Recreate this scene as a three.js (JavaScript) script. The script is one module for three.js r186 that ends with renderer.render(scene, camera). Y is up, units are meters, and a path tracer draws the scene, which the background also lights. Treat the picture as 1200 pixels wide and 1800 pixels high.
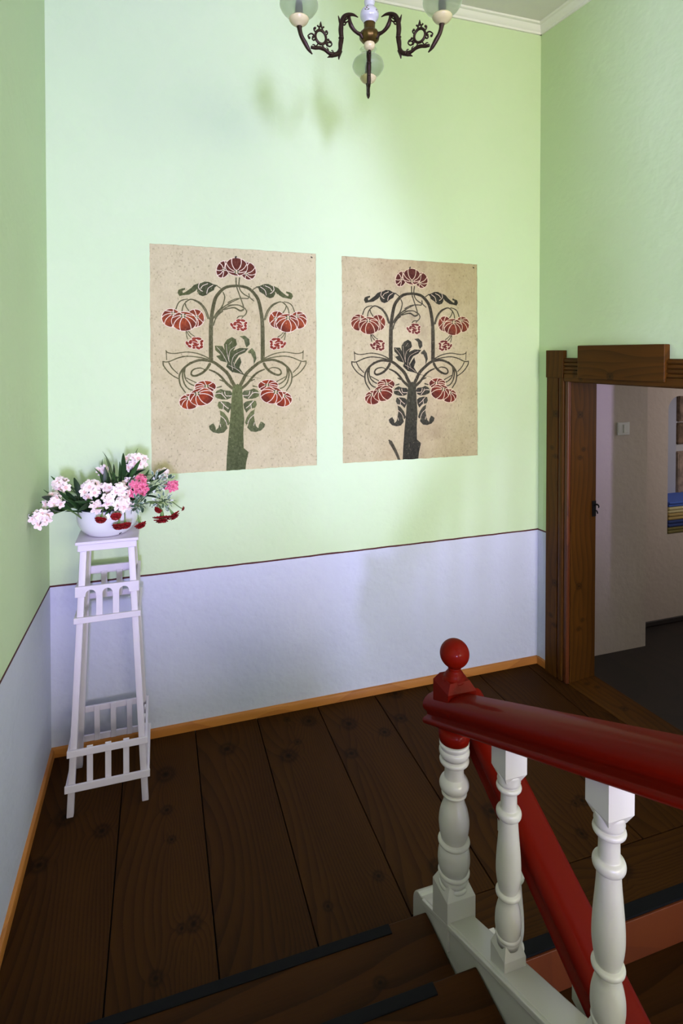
import * as THREE from 'three';
import { RoundedBoxGeometry } from 'three/addons/geometries/RoundedBoxGeometry.js';
import { mergeGeometries, mergeVertices, toCreasedNormals } from 'three/addons/utils/BufferGeometryUtils.js';
import { RectAreaLightUniformsLib } from 'three/addons/lights/RectAreaLightUniformsLib.js';

// ---------------------------------------------------------------- camera, sky, lights, exposure
// World: x runs along the back wall from its corner with the side wall, z comes out of the back wall, y = 0 is the landing floor.
const scene = new THREE.Scene();
const camera = new THREE.PerspectiveCamera(2 * Math.atan(0.9) * 180 / Math.PI, 1200 / 1800, 0.05, 60);
camera.position.set(0.543, 2.1, 3.253);
camera.lookAt(0.543 + 0.3061, 2.1 - 0.01745, 3.253 - 0.9518);
camera.setViewOffset(1200, 1800, 0, 260.5, 1200, 1800);   // shift lens, as in the photograph
scene.background = new THREE.Color(0.4, 0.46, 0.52);
const renderer = new THREE.WebGLRenderer({ antialias: true });
renderer.toneMapping = THREE.LinearToneMapping;
renderer.toneMappingExposure = 1.06;
renderer.shadowMap.enabled = true;
RectAreaLightUniformsLib.init();
function area(name, w, h, color, power, [x, y, z], [tx, ty, tz]) {
  const l = new THREE.RectAreaLight(color, power, w, h);
  l.name = name; l.position.set(x, y, z); l.lookAt(tx, ty, tz); scene.add(l); return l;
}
area('stair_window_light', 0.32, 0.72, new THREE.Color(0.5, 0.45, 0.92), 620, [0.42, 1.9, 6.98], [0.75, 2.1, 0]);      // blue daylight
area('hall_window_light', 2.6, 1.2, new THREE.Color(1.0, 0.9, 0.74), 23.5, [2.4, 2.4, 6.98], [1.5, 1.9, 0]);              // warm sunlit window
area('lower_window_light', 0.8, 1.0, new THREE.Color(0.56, 0.6, 0.95), 44, [2.0, 0.45, 6.98], [2.0, 0.6, 0]);           // daylight at the foot of the stairs
area('side_room_window_light', 0.9, 0.9, new THREE.Color(1.0, 0.93, 0.95), 4.2, [5.45, 1.65, 0.75], [4.0, 1.2, 0.4]);

// ---------------------------------------------------------------- helpers
const V = (x, y, z) => new THREE.Vector3(x, y, z);
let seed = 7;
const rnd = () => { seed = (seed * 1664525 + 1013904223) >>> 0; return seed / 4294967296; };
const rr = (a, b) => a + (b - a) * rnd();
const used = {};
const numbered = (n) => { const k = used[n] ?? 0; used[n] = k + 1; return k ? `${n}_${String(k).padStart(3, '0')}` : n; };
function tag(o, label, category, group, kind) {
  if (label) o.userData.label = label;
  if (category) o.userData.category = category;
  if (group) o.userData.group = group;
  if (kind) o.userData.kind = kind;
  return o;
}
function put(name, geo, mat, parent) {
  const m = new THREE.Mesh(geo, mat); m.castShadow = m.receiveShadow = true;
  if (parent) { m.name = name; parent.add(m); } else { m.name = numbered(name); scene.add(m); }
  return m;
}
function group(name, [x, y, z] = [0, 0, 0], turn = 0) {
  const g = new THREE.Group(); g.name = numbered(name); g.position.set(x, y, z); g.rotation.y = turn; scene.add(g); return g;
}
const structure = (o) => { o.userData.kind = 'structure'; return o; };
// the same shape mirrored in z, with its faces turned back outwards
function mirrorZ(geo) {
  const g = geo.index ? geo.toNonIndexed() : geo; g.scale(1, 1, -1);
  for (const a of Object.values(g.attributes)) for (let i = 0; i < a.count; i += 3) for (let k = 0; k < a.itemSize; k++) { const q = a.array[(i + 1) * a.itemSize + k]; a.array[(i + 1) * a.itemSize + k] = a.array[(i + 2) * a.itemSize + k]; a.array[(i + 2) * a.itemSize + k] = q; }
  const n = g.attributes.normal; for (let i = 0; i < n.count; i++) n.setXYZ(i, n.getX(i), n.getY(i), n.getZ(i));
  return g;
}
// uv in metres from the dominant axis of each face
function metres(geo, ox = 0, oy = 0) {
  const g = geo.index ? geo.toNonIndexed() : geo, p = g.attributes.position, n = g.attributes.normal, uv = new Float32Array(p.count * 2);
  for (let i = 0; i < p.count; i += 3) {
    const ax = Math.abs(n.getX(i) + n.getX(i + 1) + n.getX(i + 2)), ay = Math.abs(n.getY(i) + n.getY(i + 1) + n.getY(i + 2)), az = Math.abs(n.getZ(i) + n.getZ(i + 1) + n.getZ(i + 2));
    for (let k = i; k < i + 3; k++) {
      const x = p.getX(k), y = p.getY(k), z = p.getZ(k);
      const [u, v] = ay >= ax && ay >= az ? [x, z] : ax >= az ? [z, y] : [x, y];
      uv[k * 2] = u + ox; uv[k * 2 + 1] = v + oy;
    }
  }
  g.setAttribute('uv', new THREE.BufferAttribute(uv, 2));
  return g;
}
const box = (w, h, d, x = 0, y = 0, z = 0, r = 0.003) => {
  const g = r > 0 ? new RoundedBoxGeometry(w, h, d, 1, Math.min(r, w / 2.1, h / 2.1, d / 2.1)) : new THREE.BoxGeometry(w, h, d);
  return metres(g.translate(x, y, z));
};
// box from corner to corner
const span = (x0, x1, y0, y1, z0, z1, r = 0.003) => box(x1 - x0, y1 - y0, z1 - z0, (x0 + x1) / 2, (y0 + y1) / 2, (z0 + z1) / 2, r);
const merge = (list) => mergeGeometries(list.map((g) => { const q = g.index ? g.toNonIndexed() : g; for (const k of Object.keys(q.attributes)) if (!['position', 'normal', 'uv', 'color'].includes(k)) q.deleteAttribute(k); return q; }));
const lathe = (pts, seg = 40) => new THREE.LatheGeometry(pts.map(([r, y]) => new THREE.Vector2(Math.max(r, 0.0001), y)), seg);
const smoothProfile = (pts, n = 60) => new THREE.SplineCurve(pts.map(([r, y]) => new THREE.Vector2(r, y))).getPoints(n).map((p) => [p.x, p.y]);
// tube whose radius follows a list of radii
function taper(points, radii, seg = 24, sides = 8, flat = 1) {
  const c = new THREE.CatmullRomCurve3(points.map((p) => (p.isVector3 ? p : V(...p)))), fr = c.computeFrenetFrames(seg, false), pos = [], idx = [], uv = [];
  for (let i = 0; i <= seg; i++) {
    const t = i / seg, p = c.getPointAt(t), f = t * (radii.length - 1), k = Math.min(radii.length - 2, Math.floor(f)), r = radii[k] + (radii[k + 1] - radii[k]) * (f - k);
    for (let j = 0; j <= sides; j++) {
      const a = (j / sides) * Math.PI * 2, d = fr.normals[i].clone().multiplyScalar(Math.cos(a) * r).addScaledVector(fr.binormals[i], Math.sin(a) * r * flat).add(p);
      pos.push(d.x, d.y, d.z); uv.push(t, j / sides);
      if (i < seg && j < sides) { const q = i * (sides + 1) + j; idx.push(q, q + sides + 1, q + 1, q + 1, q + sides + 1, q + sides + 2); }
    }
  }
  const n0 = pos.length / 3;
  for (const [i, flip] of [[0, 1], [seg, 0]]) {
    const p = c.getPointAt(i / seg), m = pos.length / 3; pos.push(p.x, p.y, p.z); uv.push(0, 0);
    for (let j = 0; j < sides; j++) { const q = i * (sides + 1) + j; flip ? idx.push(m, q, q + 1) : idx.push(m, q + 1, q); }
  }
  const g = new THREE.BufferGeometry();
  g.setAttribute('position', new THREE.Float32BufferAttribute(pos, 3)); g.setAttribute('uv', new THREE.Float32BufferAttribute(uv, 2)); g.setIndex(idx); g.computeVertexNormals();
  return g.toNonIndexed();
}
const shapeOf = (pts) => new THREE.Shape(pts.map(([x, y]) => new THREE.Vector2(x, y)));
const extrude = (shape, depth, bevel = 0) => new THREE.ExtrudeGeometry(shape, { depth, bevelEnabled: bevel > 0, bevelSize: bevel, bevelThickness: bevel, bevelSegments: 2, curveSegments: 16 });

// ---------------------------------------------------------------- noise and textures
function hash(x, y, s) { let h = (x * 374761393 + y * 668265263 + s * 1442695041) | 0; h = Math.imul(h ^ (h >>> 13), 1274126177); return ((h ^ (h >>> 16)) >>> 0) / 4294967296; }
// value noise that repeats after px, py cells
function noise(x, y, px, py, s) {
  const xi = Math.floor(x), yi = Math.floor(y), fx = x - xi, fy = y - yi, u = fx * fx * (3 - 2 * fx), v = fy * fy * (3 - 2 * fy), w = (a, n) => ((a % n) + n) % n;
  const a = hash(w(xi, px), w(yi, py), s), b = hash(w(xi + 1, px), w(yi, py), s), c = hash(w(xi, px), w(yi + 1, py), s), d = hash(w(xi + 1, px), w(yi + 1, py), s);
  return a + (b - a) * u + (c - a) * v + (a - b - c + d) * u * v;
}
function fbm(u, v, f, o, s) { let t = 0, a = 0.5; for (let i = 0; i < o; i++, f *= 2, a *= 0.5) t += a * noise(u * f, v * f, f, f, s + i); return t; }
function texture(w, h, fn, srgb = true, repeat = [1, 1]) {
  const d = new Uint8Array(w * h * 4);
  for (let y = 0; y < h; y++) for (let x = 0; x < w; x++) { const c = fn((x + 0.5) / w, (y + 0.5) / h), i = (y * w + x) * 4; for (let k = 0; k < 3; k++) d[i + k] = Math.max(0, Math.min(255, c[k] ?? c[0])); d[i + 3] = 255; }
  const t = new THREE.DataTexture(d, w, h, THREE.RGBAFormat);
  t.wrapS = t.wrapT = THREE.RepeatWrapping; t.magFilter = THREE.LinearFilter; t.minFilter = THREE.LinearMipmapLinearFilter; t.generateMipmaps = true;
  if (srgb) t.colorSpace = THREE.SRGBColorSpace;
  t.repeat.set(...repeat); t.needsUpdate = true; return t;
}
const mixc = (a, b, t) => a.map((x, i) => x + (b[i] - x) * t);
// boards with grain along v: dark and light growth rings bent round knots
function wood(s, base, dark, knots, rings = 16, contrast = 1, w = 256, h = 1024, srgbKnot = null) {
  const ks = []; for (let i = 0; i < knots; i++) ks.push([0.12 + 0.76 * hash(i, 3, s), hash(i, 5, s), 0.03 + 0.045 * hash(i, 9, s) ** 2]);
  const off = hash(1, 1, s);
  return texture(w, h, (u, v) => {
    let x = u + 0.16 * (fbm(u, v, 2, 2, s) - 0.4) + 0.5 * (off - 0.5), kd = 0;
    for (const [kx, ky, kr] of ks) {
      let dy = v - ky; dy -= Math.round(dy); const dx = u - kx, yy = dy * 4.2, d2 = dx * dx + yy * yy;
      x += (dx >= 0 ? 1 : -1) * kr * 2.2 * Math.exp(-Math.abs(yy) / (kr * 4)) * Math.exp(-(dx * dx) / (kr * kr * 14));
      kd = Math.max(kd, Math.exp(-d2 / (kr * kr * 0.55)), 0.45 * Math.exp(-Math.pow(Math.sqrt(d2) / kr - 1.4, 2) * 3));
    }
    const cath = 0.35 * Math.pow(Math.abs(x - 0.5 - 0.12 * Math.sin(v * 6.283 + s)), 1.4), ph = (x * 0.55 + cath) * rings + 0.5 * Math.sin(v * 6.283 * 2 + s * 3) * 0.35;
    const f = ph - Math.floor(ph), ring = Math.pow(f, 2.2), fine = noise(u * 170, v * 22, 170, 22, s + 5), slow = fbm(u, v, 3, 3, s + 11);
    let t = contrast * (0.62 * ring + 0.22 * fine) + 0.45 * (slow - 0.45);
    t = Math.max(0, Math.min(1, t));
    return mixc(mixc(base, dark, t), srgbKnot ?? dark.map((q) => q * 0.6), Math.min(1, kd * 0.95));
  });
}
const grey = (lo, hi, fn) => (u, v) => { const t = lo + (hi - lo) * fn(u, v); return [t, t, t]; };
const plasterBump = texture(512, 512, grey(0, 255, (u, v) => 0.55 * fbm(u, v, 5, 4, 21) + 0.45 * fbm(u, v, 40, 3, 33)), false, [0.8, 0.8]);
const tint = (a, b, s, f = 4) => texture(256, 256, (u, v) => mixc(a, b, fbm(u, v, f, 4, s)), true, [0.5, 0.5]);
const std = (o) => new THREE.MeshStandardMaterial(o);
const phys = (o) => new THREE.MeshPhysicalMaterial(o);

const M = {
  green: std({ map: tint([199, 220, 178], [205, 225, 184], 3), bumpMap: plasterBump, bumpScale: 0.004, roughness: 0.85 }),
  dado: std({ map: tint([197, 201, 219], [206, 210, 228], 8, 6), bumpMap: plasterBump, bumpScale: 0.006, roughness: 0.72 }),
  stripe: std({ color: '#4a1512', roughness: 0.7 }),
  ceiling: std({ map: tint([214, 212, 210], [224, 222, 219], 12), bumpMap: plasterBump, bumpScale: 0.004, roughness: 0.9 }),
  crown: std({ color: '#e9e8e6', roughness: 0.7 }),
  plainWall: std({ map: tint([192, 174, 160], [202, 184, 170], 17), bumpMap: plasterBump, bumpScale: 0.005, roughness: 0.85 }),
  planks: [1, 2, 3, 4].map((s) => phys({ map: wood(s * 17, [62, 36, 8], [33, 16, 2], 6 - s % 2, 30 + 2 * s, 0.85), roughness: 0.6, specularIntensity: 0.14 })),
  gap: std({ color: '#120b06', roughness: 0.9 }),
  tread: phys({ specularIntensity: 0.12, map: wood(91, [60, 33, 9], [36, 18, 3], 4, 14), roughness: 0.48 }),
  riser: std({ map: wood(57, [112, 50, 12], [86, 34, 6], 2, 8, 0.5), roughness: 0.5 }),
  pine: std({ map: wood(33, [188, 122, 50], [142, 80, 24], 4, 5, 0.6), roughness: 0.5 }),
  door: phys({ map: wood(71, [82, 48, 8], [48, 27, 3], 3, 9, 0.8), roughness: 0.5, specularIntensity: 0.3 }),
  doorRed: std({ map: wood(72, [98, 50, 22], [62, 27, 10], 1, 9, 0.8), roughness: 0.35 }),
  rubber: phys({ color: '#0b0b0e', roughness: 0.8, specularIntensity: 0.3 }),
  red: phys({ color: '#600a00', roughness: 0.6, specularIntensity: 0.1, clearcoat: 0.09, clearcoatRoughness: 0.1 }),
  white: phys({ color: '#b8b4a8', roughness: 0.38, clearcoat: 0.35, clearcoatRoughness: 0.2 }),
  standWhite: std({ color: '#d8d1de', roughness: 0.5 }),
};

// ---------------------------------------------------------------- the setting
const CEIL = 4.285, STEP0 = 1.475, RUN = 0.33, RISE = 0.15;
// back wall with two shallow openings where the old painted plaster shows
const MURALS = [{ x0: 0.5, x1: 1.43, y0: 1.44, y1: 2.697, lean: 0.004 }, { x0: 1.59, x1: 2.512, y0: 1.44, y1: 2.686, lean: 0.008 }];
function ragged(m) {
  const pts = [], e = 0.0017, side = (ax, ay, bx, by, n) => { for (let i = 0; i < n; i++) { const t = i / n; pts.push([ax + (bx - ax) * t + rr(-e, e) * (i ? 1 : 0), ay + (by - ay) * t + rr(-e, e) * (i ? 1 : 0)]); } };
  side(m.x0 + m.lean, m.y0, m.x1 + m.lean * 1.4, m.y0 - 0.002, 34); side(m.x1 + m.lean * 1.4, m.y0 - 0.002, m.x1, m.y1 - 0.006, 46); side(m.x1, m.y1 - 0.006, m.x0, m.y1, 34); side(m.x0, m.y1, m.x0 + m.lean, m.y0, 46);
  return pts;
}
{
  const s = shapeOf([[-0.2, -0.12], [3.02, -0.12], [3.02, CEIL + 0.1], [-0.2, CEIL + 0.1]]);
  for (const m of MURALS) s.holes.push(new THREE.Path(ragged(m).map(([x, y]) => new THREE.Vector2(x, y))));
  const w = structure(put('wall_back', extrude(s, 0.14).translate(0, 0, -0.14), M.green));
  put('dado', extrude(shapeOf([[0, -0.02], [2.992, -0.02], [2.992, 0.905], [0, 0.888]]), 0.0015).translate(0, 0, 0.0002), M.dado, w);
  const st = []; for (let i = 0; i <= 60; i++) st.push([2.992 * i / 60, 0.888 + 0.017 * i / 60 + rr(-0.0012, 0.0012)]);
  put('stripe', extrude(shapeOf([...st, ...st.map(([x, y]) => [x, y + 0.009 + rr(-0.001, 0.001)]).reverse()]), 0.002).translate(0, 0, 0.0004), M.stripe, w);
}
// side wall on the flower stand's side; its dado climbs with the stairs
{
  const s = shapeOf([[-0.2, -0.3], [7.35, -0.3], [7.35, CEIL + 0.1], [-0.2, CEIL + 0.1]]);
  const turn = (g) => g.rotateY(-Math.PI / 2);                     // shape x becomes z; extrusion runs to -x
  const w = structure(put('wall_left', turn(extrude(s, 0.15)), M.green));
  const line = [[0, 0.888], [1.35, 0.942], [4.45, 2.34], [7.0, 2.34]];
  put('dado', turn(extrude(shapeOf([[0, -0.1], [7.0, -0.1], [7.0, 2.34], [4.45, 2.34], [1.35, 0.942], [0, 0.888]]), 0.0015)).translate(0.0017, 0, 0), M.dado, w);
  put('stripe', turn(extrude(shapeOf([...line, ...line.map(([x, y]) => [x, y + 0.009]).reverse()]), 0.002)).translate(0.0024, 0, 0), M.stripe, w);
}
// wall with the doorway: local x runs along it from the corner, local z points into the stairwell
const RIGHT = [2.992, 0, 0], RTURN = -(Math.PI / 2 - Math.atan2(0.105, 0.9945));
function onRight(name, y = 0) { return group(name, [RIGHT[0], y, RIGHT[2]], RTURN); }
{
  const s = shapeOf([[-0.16, -0.3], [0.24, -0.3], [0.24, 1.97], [1.17, 1.97], [1.17, -0.3], [1.6, -0.3], [1.6, -2.4], [7.4, -2.4], [7.4, CEIL + 0.1], [-0.16, CEIL + 0.1]]);
  const w = structure(onRight('wall_right'));
  put('plaster', extrude(s, 0.19).translate(0, 0, -0.19), M.green, w);
  put('dado', extrude(shapeOf([[0, -0.05], [0.12, -0.05], [0.12, 0.907], [0, 0.905]]), 0.0015).translate(0, 0, 0.0002), M.dado, w);
  put('stripe', extrude(shapeOf([[0, 0.905], [0.12, 0.907], [0.12, 0.916], [0, 0.914]]), 0.002).translate(0, 0, 0.0004), M.stripe, w);
  put('dado', extrude(shapeOf([[1.31, -0.05], [1.6, -0.05], [5.6, -2.0], [5.6, -1.1], [1.6, 0.9], [1.31, 0.9]]), 0.0015).translate(0, 0, 0.0002), M.dado, w);
}
// front wall behind the camera, with the stair window
{
  const s = shapeOf([[-0.2, -2.4], [4.0, -2.4], [4.0, CEIL + 0.1], [-0.2, CEIL + 0.1]]);
  s.holes.push(new THREE.Path([[0.15, 1.5], [0.69, 1.5], [0.69, 2.42], [0.15, 2.42]].map(([x, y]) => new THREE.Vector2(x, y))));
  for (const [a, b, c, d] of [[1.08, 1.78, 3.72, 3.02], [1.58, -0.1, 2.42, 1.0]]) s.holes.push(new THREE.Path([[a, b], [c, b], [c, d], [a, d]].map(([x, y]) => new THREE.Vector2(x, y))));
  structure(put('wall_front', extrude(s, 0.3).translate(0, 0, 7.05), M.green));
  const glass = phys({ color: '#ffffff', transmission: 1, roughness: 0, thickness: 0 });
  const pane = (n, [x, y], w, h) => {                                  // a two-sash window in the front wall
    const o = structure(group(n, [x, y, 7.13])), a = w / 2, b = a - 0.06;
    for (const g of [span(-a, -b, 0, h, 0, 0.06), span(b, a, 0, h, 0, 0.06), span(-b, b, 0, 0.06, 0, 0.06), span(-b, b, h - 0.06, h, 0, 0.06)]) put('window_frame', g, M.white, o);
    put('mullion', span(-0.02, 0.02, 0.06, h - 0.06, 0, 0.05), M.white, o);
    for (const m of [-1, 1]) put('pane', span(m > 0 ? 0.02 : -b, m > 0 ? b : -0.02, 0.06, h - 0.06, 0.02, 0.024, 0), glass, o);
    put('window_sill', span(-a - 0.05, a + 0.05, -0.035, 0, -0.16, 0.05), M.white, o);
  };
  pane('window_1', [0.42, 1.5], 0.54, 0.92); pane('window_2', [2.4, 1.78], 2.64, 1.24); pane('window_3', [2.0, -0.1], 0.84, 1.1);
  // raking soffit of the attic stair, behind the camera
  structure(put('soffit', extrude(shapeOf([[0.92, 2.97], [1.48, 1.71], [1.48, 1.62], [1.75, 1.62], [1.75, CEIL], [0.34, CEIL]]), 0.1).translate(0, 0, 3.64), M.ceiling));
}
structure(put('ceiling', span(-0.2, 4.0, CEIL, CEIL + 0.15, -0.2, 7.35, 0), M.ceiling));
// crown mouldings
{
  const prof = [[0, 0], [0.012, 0], [0.014, 0.012], [0.024, 0.018], [0.034, 0.03], [0.042, 0.042], [0.056, 0.046], [0.06, 0.052], [0.06, 0.056], [0, 0.056]];
  const run = (len) => { const g = extrude(shapeOf(prof), len); return toCreasedNormals(g, 0.5); };      // profile x: away from wall, y: up, runs along +z
  structure(put('trim_1', mirrorZ(run(3.0).rotateY(Math.PI / 2)).translate(0, CEIL - 0.056, 0), M.crown));
  const g = onRight('trim_2', CEIL - 0.056); structure(g);
  put('crown_moulding', mirrorZ(run(7.0).rotateY(Math.PI / 2)), M.crown, g);
  structure(put('trim_3', run(7.0).translate(0, CEIL - 0.056, 0), M.crown));
}
// landing floor: dark wide boards over a black underlay
const SEAMS = [0.0, 0.365, 0.727, 1.072, 1.433, 1.797, 2.138, 2.53, 2.9, 3.24];
{
  const f = structure(put('floor', extrude(shapeOf([[0, 0], [2.99, 0], [3.155, -1.59], [1.43, -1.59], [1.43, -STEP0 - 0.05], [0, -STEP0 - 0.05]]), 0.12).rotateX(-Math.PI / 2).translate(0, -0.148, 0), M.gap));
  const plank = (x0, x1, z0, z1, v, dy, along) => {
    const g = new RoundedBoxGeometry(x1 - x0 - 0.0045, 0.028, z1 - z0 - 0.003, 1, 0.0025).translate((x0 + x1) / 2, -0.014 + dy, (z0 + z1) / 2), p = g.attributes.position, uv = new Float32Array(p.count * 2), o = rnd();
    for (let i = 0; i < p.count; i++) { const a = (p.getX(i) - x0) / 0.36, b = p.getZ(i) / 1.7 + o; uv[i * 2] = along ? (p.getZ(i) - z0) / 0.3 : a; uv[i * 2 + 1] = along ? p.getX(i) / 1.7 + o : b; }
    g.setAttribute('uv', new THREE.BufferAttribute(uv, 2));
    put('plank', g, M.planks[v % 4], f);
  };
  for (let i = 0; i < 9; i++) {
    const x0 = SEAMS[i], x1 = SEAMS[i + 1], end = i < 4 ? STEP0 + 0.05 : 1.34;
    if (x1 < 2.99) plank(x0, x1, 0.001, end, i * 3 + (i > 4 ? 1 : 0), rr(-0.0012, 0.0004));
  }
  // the last boards are cut to the slant of the doorway wall
  for (const [x0, x1] of [[2.9, 3.13]]) {
    const g = metres(extrude(shapeOf([[x0 + 0.003, -0.001], [2.99, -0.001], [x1, -1.337], [x0 + 0.003, -1.337]]), 0.028).rotateX(-Math.PI / 2).translate(0, -0.0285, 0));
    put('plank', g, M.planks[2], f);
  }
  plank(1.525, 3.15, 1.342, 1.592, 1, 0, true);
}
// stairs going up past the camera
{
  const st = structure(group('stair_flight_up'));
  for (let n = 0; n < 9; n++) {
    const y = 0.14 + RISE * n, z = STEP0 + RUN * n;
    const uvs = (g) => { const p = g.attributes.position, uv = g.attributes.uv; for (let i = 0; i < p.count; i++) uv.setXY(i, (p.getZ(i) - z) / 0.36, p.getX(i) / 1.7 + n * 0.37); return g; };
    const t = put('tread', uvs(span(0.004, 1.428, y - 0.034, y, z - 0.004, z + RUN + 0.03, 0.006)), M.tread, st);
    put('nosing_strip', span(0.14, 1.285, y - 0.002, y + 0.003, z - 0.002, z + 0.032, 0.0015), M.rubber, t);
    put('riser', span(0.004, 1.428, y - RISE + 0.001, y - 0.035, z + 0.03, z + 0.05, 0), M.riser, st);
  }
  put('upper_landing', span(0.004, 3.9, 1.36, 1.49, STEP0 + 9 * RUN + 0.031, 7.04, 0), M.tread, st);
}
// flight going down beside it
{
  const st = structure(group('stair_flight_down'));
  for (let n = 0; n < 11; n++) {
    const y = -0.165 * (n + 1), z = 1.592 + 0.36 * n, x0 = 1.66;
    if (n < 11) put('riser', span(n ? x0 : 1.53, 3.16 + n * 0.036, y + 0.001, n ? y + 0.13 : y + 0.158, z + (n ? -0.02 : 0.001), z + (n ? 0 : 0.014), 0.002), M.riser, st);
    const g = span(x0, 3.16 + n * 0.036, y - 0.034, y, z - 0.0, z + 0.375, 0.006), p = g.attributes.position, uv = g.attributes.uv;
    for (let i = 0; i < p.count; i++) uv.setXY(i, (p.getZ(i) - z) / 0.4, p.getX(i) / 1.7 + n * 0.31);
    const t = put('tread', g, M.tread, st);
    if (n < 3) put('nosing_strip', span(x0 + 0.1, 3.1, y - 0.002, y + 0.004, z + 0.33, z + 0.37, 0.002), M.rubber, t);
  }
  put('nosing_strip', span(1.6, 3.14, -0.005, 0.0045, 1.552, 1.602, 0.004), M.rubber, st);
  put('lower_landing', span(1.43, 3.9, -2.4, -1.95, 1.4, 7.05, 0), M.tread, st);
}
// stringers: the closed white boards that carry the balusters
const SY = (z) => 0.225 + 0.475 * (z - 1.583);                       // top of the upper stringer
const LY = (z) => 0.04 - 0.495 * (z - 1.666);                        // top of the lower stringer
{
  const pts = [[1.36, -0.02], [1.358, 0.035]];
  for (let i = 0; i <= 8; i++) { const a = Math.PI - (i / 8) * (Math.PI - 1.13 - Math.PI / 2 + 1.1); pts.push([1.425 + 0.067 * Math.cos(a) , 0.075 + 0.067 * Math.sin(a)]); }
  pts.push([1.47, SY(1.47)], [4.6, SY(4.6)], [4.6, SY(4.6) - 0.42], [1.75, SY(1.75) - 0.42], [1.6, -0.02]);
  const g = metres(extrude(shapeOf(pts), 0.08, 0.004).rotateY(-Math.PI / 2).translate(1.516, 0, 0));
  const s = structure(put('stringer', g, M.white));
  put('bead', extrude(shapeOf([[1.45, SY(1.45) - 0.014], [4.6, SY(4.6) - 0.014], [4.6, SY(4.6) - 0.002], [1.45, SY(1.45) - 0.002]]), 0.007, 0.003).rotateY(-Math.PI / 2).translate(1.433, 0, 0), M.white, s);
  const q = [[1.56, -0.4], [1.56, LY(1.56)], [5.0, LY(5.0)], [5.0, LY(5.0) - 0.36]];
  structure(put('stringer', metres(extrude(shapeOf(q), 0.082, 0.004).rotateY(-Math.PI / 2).translate(1.645, 0, 0)), M.white));
}
// baseboards
{
  const prof = [[0, 0], [0.018, 0], [0.018, 0.034], [0.015, 0.043], [0.008, 0.047], [0, 0.047]];
  const run = (len) => metres(toCreasedNormals(extrude(shapeOf(prof), len), 0.6));
  const grainy = (g, k) => { const p = g.attributes.position, uv = g.attributes.uv; for (let i = 0; i < p.count; i++) uv.setXY(i, p.getY(i) / 0.3 + k, p.getX(i) / 1.2 + p.getZ(i) / 1.2); return g; };
  structure(put('baseboard_back', grainy(mirrorZ(run(2.985).rotateY(Math.PI / 2)), 0.2), M.pine));
  structure(put('baseboard_left', grainy(run(STEP0 - 0.03).translate(0, 0, 0.023), 0.5), M.pine));
  const g = structure(onRight('baseboard_right')); put('board', grainy(mirrorZ(run(0.09).rotateY(Math.PI / 2)).translate(0.012, 0, 0), 0.1), M.pine, g);
}
// doorway in the slanting wall
{
  const d = structure(onRight('door_1'));
  const upright = (g) => { const p = g.attributes.position, uv = g.attributes.uv; for (let i = 0; i < p.count; i++) uv.setXY(i, p.getX(i) / 0.3 + p.getZ(i) / 0.3, p.getY(i) / 1.1); return g; };
  const flat = (g) => { const p = g.attributes.position, uv = g.attributes.uv; for (let i = 0; i < p.count; i++) uv.setXY(i, p.getY(i) / 0.3 + p.getZ(i) / 0.3, p.getX(i) / 1.1); return g; };
  for (const m of [1, -1]) {                                          // both sides of the opening (its middle is x = 0.705)
    const X = (a, b) => (m > 0 ? [a, b] : [1.41 - b, 1.41 - a]);
    const FX = m > 0 ? [0.244, 0.374] : [0.949, 1.166];
    const bd = (a, b, y0, y1, z0, z1, r) => upright(span(...X(a, b), y0, y1, z0, z1, r));
    put('pilaster', bd(0.102, 0.2, 0, 2.122, 0.001, 0.03), M.door, d);
    put('moulding', bd(0.2, 0.216, 0, 1.95, 0.001, 0.024, 0.006), M.doorRed, d);
    put('moulding', bd(0.216, 0.25, 0, 1.95, 0.001, 0.034, 0.01), M.door, d);
    put('moulding', bd(0.25, 0.268, 0, 1.945, 0.001, 0.022, 0.006), M.doorRed, d);
    put('moulding', bd(0.268, 0.287, 0, 1.94, 0.001, 0.028, 0.008), M.doorRed, d);
    put('pilaster_head', bd(0.1, 0.246, 1.945, 2.123, 0.001, 0.036), M.door, d);
    put('jamb', bd(0.272, 0.287, 0, 1.935, -0.215, 0.0, 0.002), M.door, d);
    for (let k = 0; k < 4; k++) put('flute', flat(span(...FX, 1.976 + k * 0.0245, 1.9945 + k * 0.0245, 0.004, 0.03, 0.004)), M.door, d);
    put('flute_backing', flat(span(...FX, 1.945, 2.074, 0.001, 0.016)), M.door, d);
  }
  put('lintel_board', flat(span(0.25, 1.16, 1.925, 1.975, 0.001, 0.034, 0.008)), M.door, d);
  put('lintel_panel', flat(span(0.372, 0.951, 1.95, 2.151, 0.001, 0.046, 0.005)), M.door, d);
  put('head_jamb', flat(span(0.287, 1.123, 1.92, 1.935, -0.215, 0.0, 0.002)), M.door, d);
  put('threshold', flat(span(0.287, 1.123, -0.02, 0.006, -0.215, 0.012)), M.door, d);
  const lk = put('strike_plate', span(0.2845, 0.292, 1.05, 1.15, -0.212, -0.18, 0.001), std({ color: '#15120f', metalness: 0.6, roughness: 0.5 }), d);
  put('latch_hook', merge([taper([[0.29, 1.12, -0.2], [0.305, 1.13, -0.205], [0.315, 1.12, -0.21], [0.312, 1.108, -0.21]], [0.006, 0.006, 0.005, 0.003], 10, 6), taper([[0.29, 1.09, -0.2], [0.304, 1.085, -0.206], [0.306, 1.07, -0.21]], [0.006, 0.005, 0.004], 8, 6)]), lk.material, lk);
}
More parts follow.
